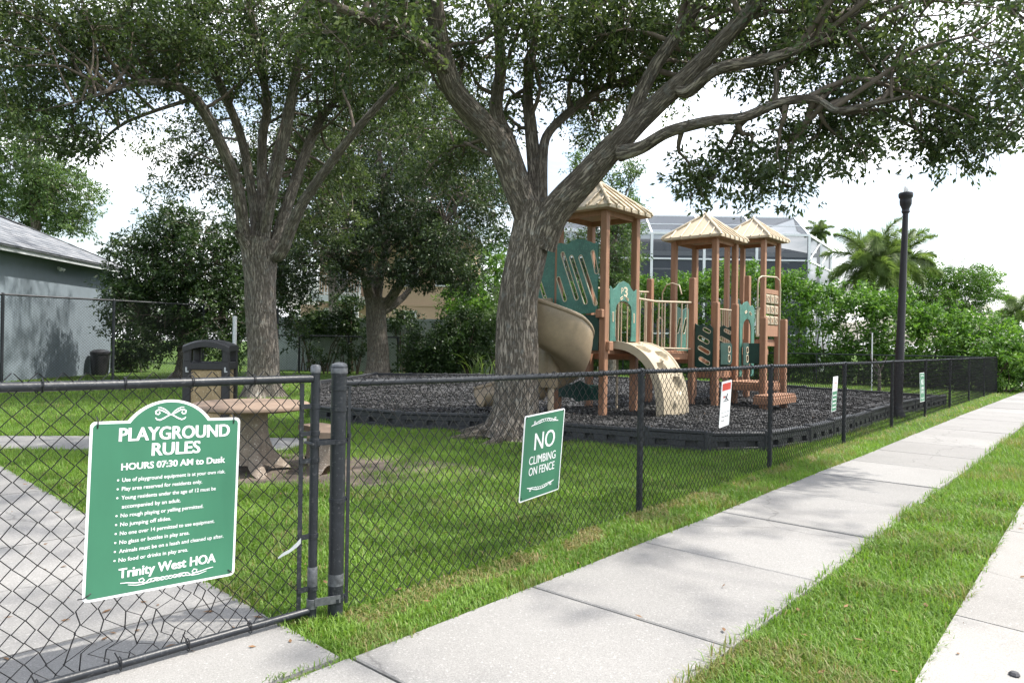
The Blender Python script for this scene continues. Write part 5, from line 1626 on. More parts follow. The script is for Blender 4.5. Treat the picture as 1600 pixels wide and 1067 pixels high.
def leaf_cloud(centers, per, rad, size, seed, flat=.8, droop=.35, aspect=.42, tufts=7):
    "leaves scattered round clump centres; returns V, F, tint"
    r = np.random.default_rng(seed)
    C = np.repeat(np.asarray(centers), per, 0); m = len(C)
    R = np.repeat(np.broadcast_to(np.asarray(rad, float), len(centers)), per)
    off = r.normal(size=(m, 3)); nr = np.linalg.norm(off, axis=1, keepdims=True)
    off = off / nr * (r.random((m, 1)) ** .55)
    off[:, 2] *= flat
    if per > 20:
        # leaves gather in tufts at the twig ends
        nc = len(centers)
        so = r.normal(size=(nc, tufts, 3)); so /= np.linalg.norm(so, axis=2, keepdims=True)
        so *= r.random((nc, tufts, 1)) ** .45; so[:, :, 2] *= flat
        ti = r.integers(0, tufts, (nc, per))
        o2 = np.take_along_axis(so, ti[:, :, None], 1).reshape(-1, 3)
        tt = np.take_along_axis(r.normal(0, .13, (nc, tufts)), ti, 1).reshape(-1)
        off = o2 + off * .36
    else: tt = 0
    pos_ = C + off * R[:, None]
    d = off + r.normal(size=(m, 3)) * .75; d[:, 2] -= droop
    d /= np.linalg.norm(d, axis=1, keepdims=True)
    up = r.normal(size=(m, 3)) * .75; up[:, 2] += .9
    side = np.cross(d, up); side /= np.linalg.norm(side, axis=1, keepdims=True) + 1e-9
    nrm = np.cross(side, d)
    L = (size * r.uniform(.6, 1.35, m))[:, None]
    W = L * aspect * .5
    a = pos_; b = pos_ + d * L * .45 + side * W + nrm * L * .06; c = pos_ + d * L + nrm * L * -.03; e = pos_ + d * L * .45 - side * W + nrm * L * .06
    V = np.stack([a, b, c, e], 1).reshape(-1, 3)
    F = np.arange(m * 4).reshape(m, 4)
    clump_t = np.repeat(r.normal(0, .16, len(centers)), per)
    tint = np.clip(.5 + clump_t + tt + r.normal(0, .18, m), 0, 1)
    return V, F, np.repeat(tint, 4)
def ell_pts(c, rad, n, r, shell=.0):
    q = r.normal(size=(n, 3)); q /= np.linalg.norm(q, axis=1, keepdims=True)
    k = (shell + (1 - shell) * r.random((n, 1))) ** (1 / 3)
    return np.array(c) + q * k * np.array(rad)
def tree(name, label, cat, trunk, limbs, ells, leafmat, barkmat, per=100, crad=.42, leaf=.075, seed=1, flare=.9, group=None, br=.035, droop=.35, nbr=9):
    t = thing(name, label, cat, group)
    nodes, nrad = [], []
    o, P2, R2 = bark_tube('trunk', trunk[0], trunk[1], t, barkmat, 22, flare, .05, seed)
    nodes += P2[len(P2) * 2 // 3:]; nrad += R2[len(R2) * 2 // 3:]
    for k, (pts, rs) in enumerate(limbs):
        o, P2, R2 = bark_tube('limb', pts, rs, t, barkmat, 12, 0, .07, seed * 50 + k)
        q = max(1, len(P2) // 4)
        nodes += P2[q:]; nrad += R2[q:]
    r = np.random.default_rng(seed)
    ND = np.array([tuple(p) for p in nodes])
    mbb, mbt = MB(), MB(); C_all = []
    for (c, rad, n) in ells:
        cs = ell_pts(c, rad, n, r)
        nb_ = max(1, n // nbr)
        ends = ell_pts(c, np.array(rad) * .75, nb_, r)
        bn = []
        for e in ends:
            near_ = np.argsort(((ND - e) ** 2).sum(1))[:22]; k = near_[r.integers(len(near_))]; s = Vector(ND[k]); e = Vector(e); rb = min(br, nrad[k] * .75)
            L = (e - s).length
            mid = (s + e) / 2 + Vector(r.normal(size=3) * L * .08) + Vector((0, 0, L * .06))
            p, q = smooth_path([s, (s + mid) / 2 + Vector(r.normal(size=3) * L * .04), mid, (mid + e) / 2 + Vector(r.normal(size=3) * L * .05), e], [rb * 1.25, rb * .95, rb * .7, rb * .48, rb * .25], 2)
            mbb.tube(p, q, 5, cap=False)
            bn += p[2:]
        BN = np.array([tuple(x) for x in bn])
        for cc in cs:
            k = np.argmin(((BN - cc) ** 2).sum(1)); s = Vector(BN[k]); e = Vector(cc); L = (e - s).length
            if L > .15:
                mid = (s + e) / 2 + Vector(r.normal(size=3) * L * .1)
                mbt.tube([s, mid, e, e + (e - mid).normalized() * .2 - Vector((0, 0, .1))], [.011, .009, .006, .003], 3, cap=False)
        C_all.append(cs)
    C = np.concatenate(C_all)
    if mbb.v: mbb.build('branches', M['stem'] if False else barkmat_plain, t, True, kind='stuff')
    if mbt.v: mbt.build('twigs', barkmat_plain, t, False, kind='stuff')
    V, F, tint = leaf_cloud(C, per, crad * r.uniform(.7, 1.3, len(C)), leaf, seed + 7, droop=droop)
    np_mesh('crown', V, F, leafmat, t, tint=tint, kind='stuff')
    return t
barkmat_plain = pmat('branch_bark', (0.13, 0.105, 0.085), 0.9, 0.35, 6, 0.3, 40)
def pxs(path):
    return [P(x, y, Y) for x, y, Y, r in path], [r for x, y, Y, r in path]
def E(px, py, Y, rx, ry, rz, n): return (tuple(P(px, py, Y)), (rx, ry, rz), n)

# --- main oak in front of the playground
b = P(798, 690, 10.9); b.z = -.05
T1 = ([b, P(806, 640, 10.95), P(808, 560, 11), P(809, 470, 11), P(823, 390, 11), P(836, 320, 11)], [.34, .335, .325, .31, .325, .29])
L1 = [
 [(836, 370, 11, .27), (806, 292, 10.9, .25), (774, 218, 10.6, .21), (713, 146, 10.2, .17), (690, 79, 9.9, .145), (678, 0, 9.6, .13), (665, -140, 9, .08)],
 [(700, 110, 10, .10), (652, 65, 9.4, .085), (585, 35, 8.8, .07), (505, 0, 8.2, .05), (400, -60, 7.6, .03)],
 [(838, 340, 11, .19), (815, 283, 11.1, .155), (793, 220, 11.2, .135), (775, 173, 11.3, .12), (782, 100, 11.3, .10), (770, -20, 11.2, .08), (740, -160, 11, .05)],
 [(842, 350, 11.05, .17), (837, 300, 11.2, .13), (829, 197, 11.5, .11), (825, 138, 11.7, .09), (838, 40, 11.8, .07), (850, -100, 11.8, .05)],
 [(842, 385, 10.95, .29), (866, 330, 10.8, .255), (924, 268, 10.5, .225), (968, 221, 10.2, .20), (1014, 175, 10, .175), (1075, 118, 9.6, .15), (1127, 66, 9.3, .13), (1186, 0, 9, .11), (1300, -130, 8.5, .06)],
 [(955, 240, 10.3, .14), (974, 208, 10.3, .125), (1014, 122, 10.2, .12), (1049, 66, 10.1, .11), (1100, -10, 10, .095), (1160, -140, 9.8, .06)],
 [(970, 240, 10.1, .13), (1003, 230, 9.8, .105), (1044, 206, 9.5, .095), (1106, 190, 9.2, .085), (1162, 184, 9.0, .078), (1215, 162, 8.8, .07), (1272, 155, 8.6, .055), (1307, 173, 8.5, .045), (1346, 166, 8.4, .035), (1420, 150, 8.2, .02)],
 [(1060, 140, 9.7, .11), (1078, 142, 9.5, .095), (1119, 109, 9.2, .085), (1184, 96, 9.0, .08), (1232, 83, 8.8, .068), (1263, 68, 8.7, .055), (1340, 20, 8.5, .03)],
 [(1196, 175, 8.9, .045), (1212, 145, 8.9, .04), (1212, 110, 8.9, .035)],
 [(846, 350, 11.0, .15), (845, 300, 11.1, .12), (850, 228, 11.4, .095), (866, 197, 11.6, .085), (908, 161, 11.8, .08), (951, 134, 12, .07), (1000, 126, 12.2, .06), (1080, 60, 12.4, .04)],
]
e1 = [
 E(1420, 80, 9.2, 2.1, 1.8, .9, 92), E(1300, 40, 9.6, 1.7, 1.5, .8, 84), E(1160, 40, 10.2, 1.6, 1.6, .8, 74), E(1545, 110, 8.6, 1.0, 1.5, .8, 32),
 E(1115, 255, 9.6, .45, .6, .40, 16), E(1205, 245, 9.2, .45, .6, .42, 18), E(1095, 290, 9.8, .25, .35, .24, 6), E(1160, 305, 9.5, .15, .3, .2, 3), E(1230, 300, 9.3, .2, .3, .2, 4), E(1400, 155, 9.0, 1.05, 1.0, .36, 22), E(1300, 200, 9.4, .8, .9, .42, 19), E(1480, 215, 9, .22, .3, .3, 6), E(1250, 215, 9.2, .3, .4, .35, 7),
 E(1345, 235, 8.9, .28, .4, .3, 9), E(1500, 215, 8.8, .45, .5, .35, 11), E(1440, 225, 8.9, .2, .3, .16, 3), E(1590, 190, 8.2, .35, .5, .7, 14),
 E(1050, 40, 11, 1.4, 1.3, .7, 60), E(960, 60, 11.5, 1.3, 1.3, .8, 70), E(885, 110, 12, .9, 1.0, .7, 40), E(930, 190, 13, .55, .7, .42, 18),
 E(1010, 150, 12.4, .75, .8, .4, 22), E(880, 20, 10.3, 1.2, 1.0, .7, 50),
 E(740, 40, 10.6, 1.3, 1.2, .8, 66), E(630, 30, 9.6, 1.2, 1.2, .55, 50), E(760, 190, 12.2, .6, .8, .9, 34), E(560, 60, 9.0, 1.0, 1.0, .5, 34), E(690, 230, 12.4, .8, .8, .8, 34),
 ((1.0, 9.5, 9.6), (8.3, 6.5, 1.9), 255), ((4.2, 6.0, 8.6), (4.5, 3.2, 1.5), 80), ((-2.5, 7.2, 9.0), (4.0, 3.4, 1.5), 80),
]
L1 = [[(x, y, d, q * .88) for x, y, d, q in l] for l in L1]
oak1 = tree('oak_tree', 'big spreading oak with thick leaning limbs in front of the playground', 'tree', T1, [pxs(l) for l in L1], e1, M['leaf_oak'], M['bark'], per=92, crad=.38, leaf=.085, seed=3)

for k, (a_, L_) in enumerate(((-2.9, .75), (-2.0, .6), (-.9, .55), (.2, .7), (1.4, .6), (2.5, .8))):
    c_ = T1[0][0]; dv = Vector((math.cos(a_), math.sin(a_), 0)); sv = Vector((-dv.y, dv.x, 0)) * .08
    bark_tube('root', [Vector((c_.x, c_.y, .26)) + dv * .18, Vector((c_.x, c_.y, .11)) + dv * .40, Vector((c_.x, c_.y, .035)) + dv * (.42 + L_ * .4) + sv, Vector((c_.x, c_.y, -.06)) + dv * (.42 + L_) - sv], [.13, .12, .075, .04], oak1, M['bark'], 9, 0, .1, 300 + k)
# --- left oak
b = P(411, 606, 18); b.z = -.05
T2 = ([b, P(411, 570, 18), P(409, 500, 18), P(407, 440, 18), P(405, 395, 18), P(408, 372, 18)], [.46, .40, .375, .37, .42, .40])
L2 = [
 [(398, 410, 18, .22), (384, 378, 17.8, .20), (372, 300, 17.3, .18), (354, 244, 16.9, .165), (307, 157, 16, .14), (256, 130, 15, .10), (197, 134, 14, .065), (150, 150, 13.4, .04), (100, 165, 13, .02)],
 [(402, 385, 18, .18), (396, 320, 17.9, .15), (378, 220, 17.5, .13), (346, 138, 17, .11), (315, 60, 16.5, .09), (280, -40, 16, .06)],
 [(408, 385, 18, .19), (409, 320, 18.1, .15), (410, 220, 18.2, .13), (417, 157, 18.2, .12), (396, 60, 18, .10), (385, -60, 18, .06)],
 [(413, 385, 18, .2), (418, 340, 17.8, .17), (441, 236, 17.5, .145), (464, 110, 17.2, .12), (482, 0, 17, .10), (500, -120, 17, .06)],
 [(425, 400, 18, .22), (432, 375, 18.1, .20), (470, 258, 18.5, .16), (500, 190, 19, .12), (545, 130, 19.4, .09), (590, 60, 20, .05)],
 [(428, 400, 18, .2), (440, 392, 17.8, .18), (468, 327, 17.4, .15), (531, 236, 16.6, .125), (586, 170, 16, .10), (636, 122, 15.4, .08), (690, 100, 15, .05)],
 [(410, 370, 18, .15), (424, 276, 18.4, .13), (443, 197, 18.8, .11), (467, 79, 19.3, .09), (483, -30, 19.6, .06)],
 [(395, 400, 17.8, .16), (378, 372, 17.6, .15), (374, 362, 17.5, .14)],
 [(300, 155, 15.9, .06), (200, 190, 15, .04), (150, 230, 14.6, .025)],
]
e2 = [
 E(430, 60, 17.5, 2.6, 2.5, 1.4, 150), E(300, 70, 16, 2.4, 2.4, 1.2, 125), E(170, 50, 14.5, 2.0, 2.0, .9, 95), E(60, 60, 13.5, 1.6, 2.0, 1.0, 80), E(20, 150, 13.2, .8, 1.2, .6, 24),
 E(560, 90, 17.5, 2.0, 2.0, 1.3, 100), E(640, 170, 19, 1.6, 1.8, 1.2, 70), E(480, 180, 20, 1.7, 1.5, .9, 40), E(330, 270, 20, 1.1, 1.2, .7, 30), E(280, 245, 19.6, .8, 1.0, .45, 14), E(245, 290, 20, .45, .8, .35, 6), E(320, 200, 19.5, 1.0, 1.2, .5, 16),
 E(130, 205, 13.6, .45, .6, .35, 12), E(90, 230, 13.4, .3, .5, .25, 6), E(165, 165, 13.8, .5, .6, .3, 10), E(520, 260, 20.5, 1.2, 1.2, .8, 30),
 ((-10.8, 23, 10.4), (2.4, 3.5, .9), 50), ((-6, 16.5, 12.2), (7.5, 6.5, 2.2), 200), ((-9, 12.5, 9.5), (3.5, 3.5, 1.2), 50), E(440, 270, 22, 1.1, 1.0, 1.2, 30), E(480, 230, 22, 1.2, 1.0, 1.0, 30), E(395, 230, 21, 1.0, 1.0, .9, 22), E(510, 330, 23, 1.3, 1.2, 1.0, 36), E(455, 350, 23, .9, 1.0, .8, 22),  # first cluster added to throw dappled shade onto the pool house wall
]
L2 = [[(x, y, d, q * .85) for x, y, d, q in l] for l in L2]
tree('oak_tree', 'many-limbed oak with pale trunk behind the litter bin', 'tree', T2, [pxs(l) for l in L2], e2, M['leaf_oak'], M['bark_pale'], per=105, crad=.52, leaf=.102, seed=5)

# --- oak at the back by the boundary fence
b = P(591, 584, 29); b.z = -.05
T3 = ([b, P(590, 560, 29), P(589, 520, 29), P(588, 490, 29), P(587, 466, 29)], [.50, .44, .42, .42, .45])
L3 = [
 [(582, 480, 29, .25), (578, 462, 28.8, .22), (568, 430, 28.3, .18), (550, 420, 28, .15), (524, 402, 27.6, .13), (495, 383, 27.2, .10), (470, 360, 27, .05)],
 [(587, 480, 29, .26), (592, 440, 29.1, .22), (597, 413, 29.2, .19), (606, 375, 29.3, .15), (600, 300, 29.5, .12), (590, 220, 29.6, .07)],
 [(592, 480, 29, .24), (608, 470, 28.9, .21), (632, 434, 28.4, .18), (668, 390, 28, .14), (700, 340, 27.6, .10), (730, 300, 27.2, .06)],
 [(594, 488, 29, .2), (612, 478, 29.2, .17), (632, 462, 29.8, .12), (648, 440, 30.2, .08)],
 [(586, 474, 29, .2), (580, 430, 29.6, .16), (560, 360, 30, .13), (545, 290, 30.4, .1), (530, 220, 31, .06)],
]
e3 = [E(600, 230, 29, 4.2, 3, 2.6, 150), E(520, 300, 28.5, 2.6, 2.5, 2.0, 95), E(690, 300, 28, 2.4, 2.5, 2.0, 100), E(500, 400, 27.5, 1.7, 1.6, 1.1, 46), E(690, 390, 27.5, 1.8, 1.8, 1.1, 60), E(720, 440, 27, .9, 1.0, .45, 18), E(620, 340, 29, 2.0, 2.0, 1.2, 50),
      E(650, 140, 29, 3.0, 2.5, 1.5, 70), E(760, 300, 30, 1.5, 2.0, 2.4, 60), E(600, 420, 27, 1.3, 1.0, .4, 12), E(655, 425, 26.8, 1.6, .9, .6, 34), E(560, 385, 27, 1.3, 1, .6, 22), E(690, 420, 26.6, 1.0, .9, .6, 24), E(640, 370, 27.5, 2.2, 1.2, .8, 50), E(540, 440, 26.8, .5, .7, .3, 6), E(730, 220, 31, 1.5, 2, 1.4, 40), E(450, 420, 28, 1.0, 1.2, 1.2, 36)]
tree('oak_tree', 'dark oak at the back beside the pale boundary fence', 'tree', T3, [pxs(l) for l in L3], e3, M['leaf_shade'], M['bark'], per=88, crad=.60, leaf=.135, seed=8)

# --- far left tree behind the building, dark tree beyond the litter bin, tree behind the tower
def simple_tree(name, label, px, pybase, Y, h_px, r0, ells, mat, bmat, seed, per, crad, leaf, cat='tree', nlimb=4):
    b = P(px, pybase, Y); b.z = -.05
    top = P(px + 4, h_px, Y)
    mid = (b + top) / 2
    tr = ([b, b * .75 + top * .25 + Vector((.1, 0, 0)), mid + Vector((-.1, .1, 0)), top], [r0, r0 * .8, r0 * .6, r0 * .3])
    rr = random.Random(seed)
    lim = []
    for k in range(nlimb):
        c = Vector(ells[k % len(ells)][0]); s = b + (top - b) * rr.uniform(.35, .8)
        lim.append(([s, s * .5 + c * .5 + Vector((0, 0, .4)), c], [r0 * .4, r0 * .25, r0 * .1]))
    return tree(name, label, cat, tr, lim, ells, mat, bmat, per=per, crad=crad, leaf=leaf, seed=seed, flare=.6)
simple_tree('laurel_tree', 'tall sunlit tree behind the grey shingle roof at far left', 55, 560, 40, 200, .4,
            [E(40, 240, 40, 3.0, 3, 3.4, 130), E(90, 300, 40, 2.2, 2.5, 1.8, 90), E(20, 340, 41, 2.4, 2, 1.8, 70), E(30, 180, 40, 2.0, 2, 1.8, 34), E(110, 345, 40, 1.1, 1.5, 1.0, 22), E(-60, 260, 41, 3, 3, 4, 60)], M['leaf_mid'], M['bark'], 21, 95, .75, .19)
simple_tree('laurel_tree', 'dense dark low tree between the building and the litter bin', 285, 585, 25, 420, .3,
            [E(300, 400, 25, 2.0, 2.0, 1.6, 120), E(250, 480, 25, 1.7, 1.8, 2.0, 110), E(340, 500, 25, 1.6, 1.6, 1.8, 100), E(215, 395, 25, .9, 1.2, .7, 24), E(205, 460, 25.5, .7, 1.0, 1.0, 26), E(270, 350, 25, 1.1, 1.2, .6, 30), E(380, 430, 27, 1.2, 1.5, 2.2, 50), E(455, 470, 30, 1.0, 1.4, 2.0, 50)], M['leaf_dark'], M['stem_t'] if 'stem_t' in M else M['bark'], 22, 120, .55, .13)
simple_tree('laurel_tree', 'leafy green tree rising behind the left tan tower', 955, 585, 30, 330, .22,
            [E(958, 400, 30, 1.15, 1.4, 2.2, 80), E(975, 330, 30, .9, 1.2, 1.4, 34), E(935, 260, 30, 1.2, 1.2, 1.3, 30), E(965, 470, 30, 1.0, 1.2, 1.2, 40), E(985, 270, 30.5, .6, .8, .9, 12), E(900, 400, 30, .9, 1.2, 2.0, 34)], M['leaf_mid'], M['bark'], 23, 95, .5, .13)
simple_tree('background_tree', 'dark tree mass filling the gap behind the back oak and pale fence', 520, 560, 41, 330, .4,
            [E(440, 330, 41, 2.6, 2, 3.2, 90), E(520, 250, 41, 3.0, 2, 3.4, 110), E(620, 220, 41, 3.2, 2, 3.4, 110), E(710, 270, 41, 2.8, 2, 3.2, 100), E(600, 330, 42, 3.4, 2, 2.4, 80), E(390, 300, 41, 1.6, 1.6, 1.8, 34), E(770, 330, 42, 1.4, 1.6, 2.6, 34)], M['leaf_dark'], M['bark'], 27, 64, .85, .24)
simple_tree('feathery_tree', 'bright feathery tree beyond the hedge to the right of the palm', 1490, 560, 38, 440, .2,
            [E(1490, 432, 38, 2.0, 1.6, .6, 80), E(1430, 425, 38, 1.3, 1.4, .6, 40), E(1520, 460, 38, 1.5, 1.5, .6, 60), E(1450, 465, 38, 1.7, 1.6, .8, 70), E(1545, 435, 38, .7, .8, .3, 18), E(1490, 490, 38, 2.2, 1.6, .8, 60)], M['leaf_bright'], M['bark'], 24, 110, .55, .11)

# ------------------------------------------------------------------ shrubs and hedge
def shrub(name, label, cat, ells, mat, per, crad, leaf, seed, stems=6, group=None, droop=.1, sink=True):
    t = thing(name, label, cat, group)
    r = np.random.default_rng(seed)
    cs = np.concatenate([ell_pts(c, rad, n, r, .25) for c, rad, n in ells])
    cs = cs[cs[:, 2] > .12]
    mb = MB(); c0 = np.mean([c for c, _, _ in ells], 0); ex = max(rad[0] for _, rad, _ in ells)
    for k in range(max(stems, 1) * len(ells)):
        c, rad, n = ells[k % len(ells)]
        bx = c[0] + r.uniform(-.35, .35) * rad[0]; by = c[1] + r.uniform(-.3, .3) * rad[1]
        e = cs[r.integers(len(cs))] if len(ells) == 1 else ell_pts(c, np.array(rad) * .8, 1, r)[0]
        mb.tube([(bx, by, -.03), ((bx * .6 + e[0] * .4) + r.normal() * .08, by * .6 + e[1] * .4, e[2] * .5), tuple(e)], [.035, .025, .01], 5, cap=False)
    mb.build('stems', M['stem'], t, True, kind='stuff')
    V, F, tint = leaf_cloud(cs, per, crad * r.uniform(.7, 1.25, len(cs)), leaf, seed + 1, droop=droop, aspect=.5)
    np_mesh('foliage', V, F, mat, t, tint=tint, kind='stuff')
    return t
hed = []
rr = random.Random(4)
for k in range(17):                          # hedge line behind the back fence
    f = k / 16
    p = FE + BD * (0.6 + f * 23.5) + Vector((.65, .76)) * 1.7
    top = 2.9 + 2.45 * min(1, f * 3.2) + rr.uniform(-.25, .3)
    hed.append(((p.x, p.y, top * .5), (1.25, 1.2, top * .5), 66))
    hed.append(((p.x + .3, p.y + .5, top * .80), (1.15, 1.1, .55), 26)); hed.append(((p.x - .1, p.y - .1, .75), (1.2, 1.0, .75), 34))
shrub('hedge', 'tall bright green clipped hedge along the back of the playground', 'hedge', hed, M['leaf_bright'], 60, .42, .15, 31, stems=2)
q = P(1585, 560, 24.5)
shrub('shrub', 'green bush past the far corner of the fence', 'shrub', [((q.x + .2, q.y + .8, 1.0), (1.2, 1.0, 1.0), 70), ((q.x + 1.8, q.y + 1.2, 1.0), (1.2, 1.0, 1.1), 60), ((q.x + 3.6, q.y + 2, 1.1), (1.3, 1.0, 1.2), 50)], M['leaf_bright'], 84, .38, .12, 32)
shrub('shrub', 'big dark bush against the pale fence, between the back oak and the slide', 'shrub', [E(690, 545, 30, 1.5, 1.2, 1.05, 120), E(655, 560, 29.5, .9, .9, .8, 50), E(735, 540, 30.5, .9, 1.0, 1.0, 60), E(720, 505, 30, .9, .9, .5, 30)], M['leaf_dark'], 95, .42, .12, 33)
shrub('shrub', 'sunlit yellow-green bush above the dark bush', 'shrub', [E(735, 490, 33, 1.0, 1.0, 1.2, 50), E(755, 440, 34.5, 1.3, 1.2, 1.8, 56), E(720, 470, 34.8, .9, .9, 1.0, 30)], M['leaf_bright'], 90, .5, .14, 34)
shrub('vine', 'dark vine hanging over the top of the pale fence', 'vine', [E(525, 505, 33.3, 1.6, .5, .6, 50), E(480, 510, 33.3, .9, .5, .55, 24), E(630, 505, 33.3, .7, .5, .7, 24), E(545, 480, 33.3, .8, .5, .5, 18)], M['leaf_dark'], 80, .42, .13, 35)
for k, (px, py, nn) in enumerate(((492, 552, 14), (536, 556, 16), (560, 545, 12), (508, 575, 8))):
    shrub('shrub', ['thin climbing plant on the pale fence, nearest its left post', 'bushy young plant at the foot of the pale fence', 'small dark plant next to the back oak trunk', 'lowest sprig on the bare ground before the pale fence'][k], 'shrub', [E(px, py, 31, .35, .35, .75, nn)], M['leaf_dark'], 60, .28, .10, 36 + k, stems=3, group='small plants along the pale fence')
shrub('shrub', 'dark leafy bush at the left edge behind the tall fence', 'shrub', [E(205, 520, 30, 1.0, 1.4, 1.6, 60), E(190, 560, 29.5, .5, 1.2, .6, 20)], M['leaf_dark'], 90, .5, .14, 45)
shrub('shrub', 'pale flowering bush between dark bush and main oak trunk', 'shrub', [E(772, 520, 31, .8, .8, 1.3, 44), E(785, 480, 33, .8, .8, 1.0, 30)], M['leaf_mid'], 85, .4, .12, 46)
# far tree line that closes the view beyond the gardens
shrub('treeline', 'distant line of dark garden trees closing the view', 'trees', [((x, 62 + 6 * math.sin(x), 3.6 + 1.4 * math.sin(x * .7)), (5.5, 3, 4.2), 24) for x in range(-64, 16, 7)], M['leaf_dark'], 50, 1.5, .5, 47, stems=1)
shrub('treeline', 'distant pale trees low on the horizon at far right', 'trees', [((x, 75, 2.2), (5.0, 3, 2.6), 26) for x in range(42, 96, 8)], M['leaf_mid'], 60, 1.4, .45, 48, stems=1)

# blade-leaved plant by the dark bush
t = thing('yucca_plant', 'spiky blade-leaved plant beside the dark bush', 'plant')
r = np.random.default_rng(50)
for k in range(34):
    q = P(750 + r.uniform(-22, 26), 575, 29); q.z = 0
    a = r.uniform(0, 6.28); L = r.uniform(.9, 1.7); d = Vector((math.cos(a), math.sin(a), 0)); s = Vector((-d.y, d.x, 0))
    mb = MB(); rows = 5
    for i in range(rows + 1):
        u = i / rows; c = q + d * (L * .55 * u * u + .05) + Z3 * (L * (u - .35 * u ** 3)); w_ = .03 * (1 - u) ** .7 + .002
        mb.v += [tuple(c - s * w_), tuple(c + Z3 * -.01), tuple(c + s * w_)]
    for i in range(rows):
        mb.f += [(i * 3, i * 3 + 1, i * 3 + 4, i * 3 + 3), (i * 3 + 1, i * 3 + 2, i * 3 + 5, i * 3 + 4)]
    o = mb.build('blade', M['leaf_palm'], t)
    at = o.data.attributes.new('tint', 'FLOAT', 'POINT'); at.data.foreach_set('value', np.full(len(mb.v), r.uniform(.2, .9), np.float32))

# ------------------------------------------------------------------ palms
def palm(label, px, Y, py_top, r0, nf, fl, seed, fluffy=True, lean=0.0):
    t = thing('palm_tree', label, 'palm tree')
    top = P(px, py_top, Y); b = Vector((top.x - lean, Y, -.05))
    bark_tube('trunk', [b, (b * .5 + top * .5) + Vector((.06, 0, 0)), top], [r0 * 1.3, r0, r0 * .75], t, M['palm_trunk'], 12, .4, .03, seed)
    mb = MB(); mb.tube([top - Z3 * .1, top + Z3 * .5, top + Z3 * .9], [r0 * .75, r0 * .85, r0 * .3], 10); mb.build('crownshaft', M['leaf_palm'], t, True)
    r = np.random.default_rng(seed)
    for k in range(nf):
        az = k * 2.399 + r.normal() * .2; el = math.radians(82 - (120 if fluffy else 95) * (k / nf) + r.normal() * 6)
        d = np.array([math.cos(az), math.sin(az), 0.0]); L = fl * r.uniform(.85, 1.1)
        ts = np.linspace(0, 1, 15); pos_ = np.zeros((15, 3)); pos_[0] = np.array(top) + [0, 0, .7]
        ang_ = el
        for i in range(1, 15):
            pos_[i] = pos_[i - 1] + (d * math.cos(ang_) + np.array([0, 0, math.sin(ang_)])) * L / 14
            ang_ -= math.radians(2 + 4.5 * i / 14) if fluffy else math.radians(5 + 7.5 * i / 14)
        mb = MB(); mb.tube([tuple(p) for p in pos_], list(np.linspace(.035, .006, 15)), 5)
        fr = mb.build('frond', M['leaf_palm'], t, True)
        at = fr.data.attributes.new('tint', 'FLOAT', 'POINT'); at.data.foreach_set('value', np.full(len(mb.v), .6, np.float32))
        n = 460 if fluffy else 130
        u = r.uniform(.12, 1, n); ii = np.clip((u * 14).astype(int), 0, 13); ff = u * 14 - ii
        c = pos_[ii] * (1 - ff[:, None]) + pos_[ii + 1] * ff[:, None]
        tg_ = pos_[ii + 1] - pos_[ii]; tg_ /= np.linalg.norm(tg_, axis=1, keepdims=True)
        side = np.cross(tg_, [0, 0, 1.0]); side /= np.linalg.norm(side, axis=1, keepdims=True) + 1e-9
        upv = np.cross(side, tg_)
        phi = r.uniform(0, 2 * PI, n) if fluffy else np.where(r.random(n) < .5, 0, PI) + r.normal(0, .25, n)
        dd = side * np.cos(phi)[:, None] + upv * np.sin(phi)[:, None] * (1 if fluffy else .5) + tg_ * .75
        dd[:, 2] -= .25
        dd /= np.linalg.norm(dd, axis=1, keepdims=True)
        LL = (L * (.24 if fluffy else .2) * np.sin(PI * (.12 + .85 * u)) * r.uniform(.75, 1.2, n) + .08)[:, None]
        ws = np.cross(dd, tg_); ws /= np.linalg.norm(ws, axis=1, keepdims=True) + 1e-9; ws *= (.013 if fluffy else .02)
        a = c - ws; b2 = c + ws; m1 = c + dd * LL * .55 + ws; m0 = c + dd * LL * .55 - ws; e = c + dd * LL; e[:, 2] -= LL[:, 0] * .18
        V = np.stack([a, b2, m1, m0, e], 1).reshape(-1, 3)
        base = np.arange(n)[:, None] * 5
        F = np.concatenate([base + np.array([0, 1, 2]), base + np.array([0, 2, 3]), base + np.array([3, 2, 4])])
        np_mesh('leaflets', V, F, M['leaf_palm'], fr, tint=np.repeat(np.clip(.5 + r.normal(0, .2, n), 0, 1), 5), kind='stuff')
    return t
palm('fluffy foxtail palm rising behind the hedge next to the lamp post', 1364, 34, 436, .17, 24, 2.35, 61)
palm('second foxtail palm crown partly behind the lamp post', 1404, 37, 430, .17, 20, 2.2, 62)
palm('palm with drooping fronds seen beside the main oak trunk', 775, 37, 445, .14, 11, 2.2, 63, False)
palm('small palm low at the right edge beyond the hedge', 1590, 50, 508, .16, 13, 2.2, 64)
palm('distant palm top above the screen enclosure roof', 1279, 70, 374, .2, 14, 1.5, 65)

# sapling with stake
sp_ = G(1374, 612)
t = thing('sapling', 'thin bare pale sapling with a stake in front of the hedge', 'sapling')
SY = 21.0
b = P(1374, 605, SY); b.z = -.03
bark_tube('trunk', [b, P(1374, 585, SY), P(1372, 572, SY), P(1366, 560, SY)], [.05, .045, .035, .015], t, M['bark_pale'], 8, 0, .08, 3)
for q in ([(1373, 585), (1380, 570), (1386, 556)], [(1372, 575), (1363, 566), (1360, 552)], [(1374, 588), (1367, 580), (1364, 570)]):
    bark_tube('limb', [P(x, y, SY) for x, y in q], [.03, .022, .01], t, M['bark_pale'], 6, 0, .08, 4)
mb = MB(); q = P(1363, 520, SY); mb.tube([(q.x, SY, -.05), tuple(q)], .018, 6)
mb.build('stake', M['white_paint'], t)

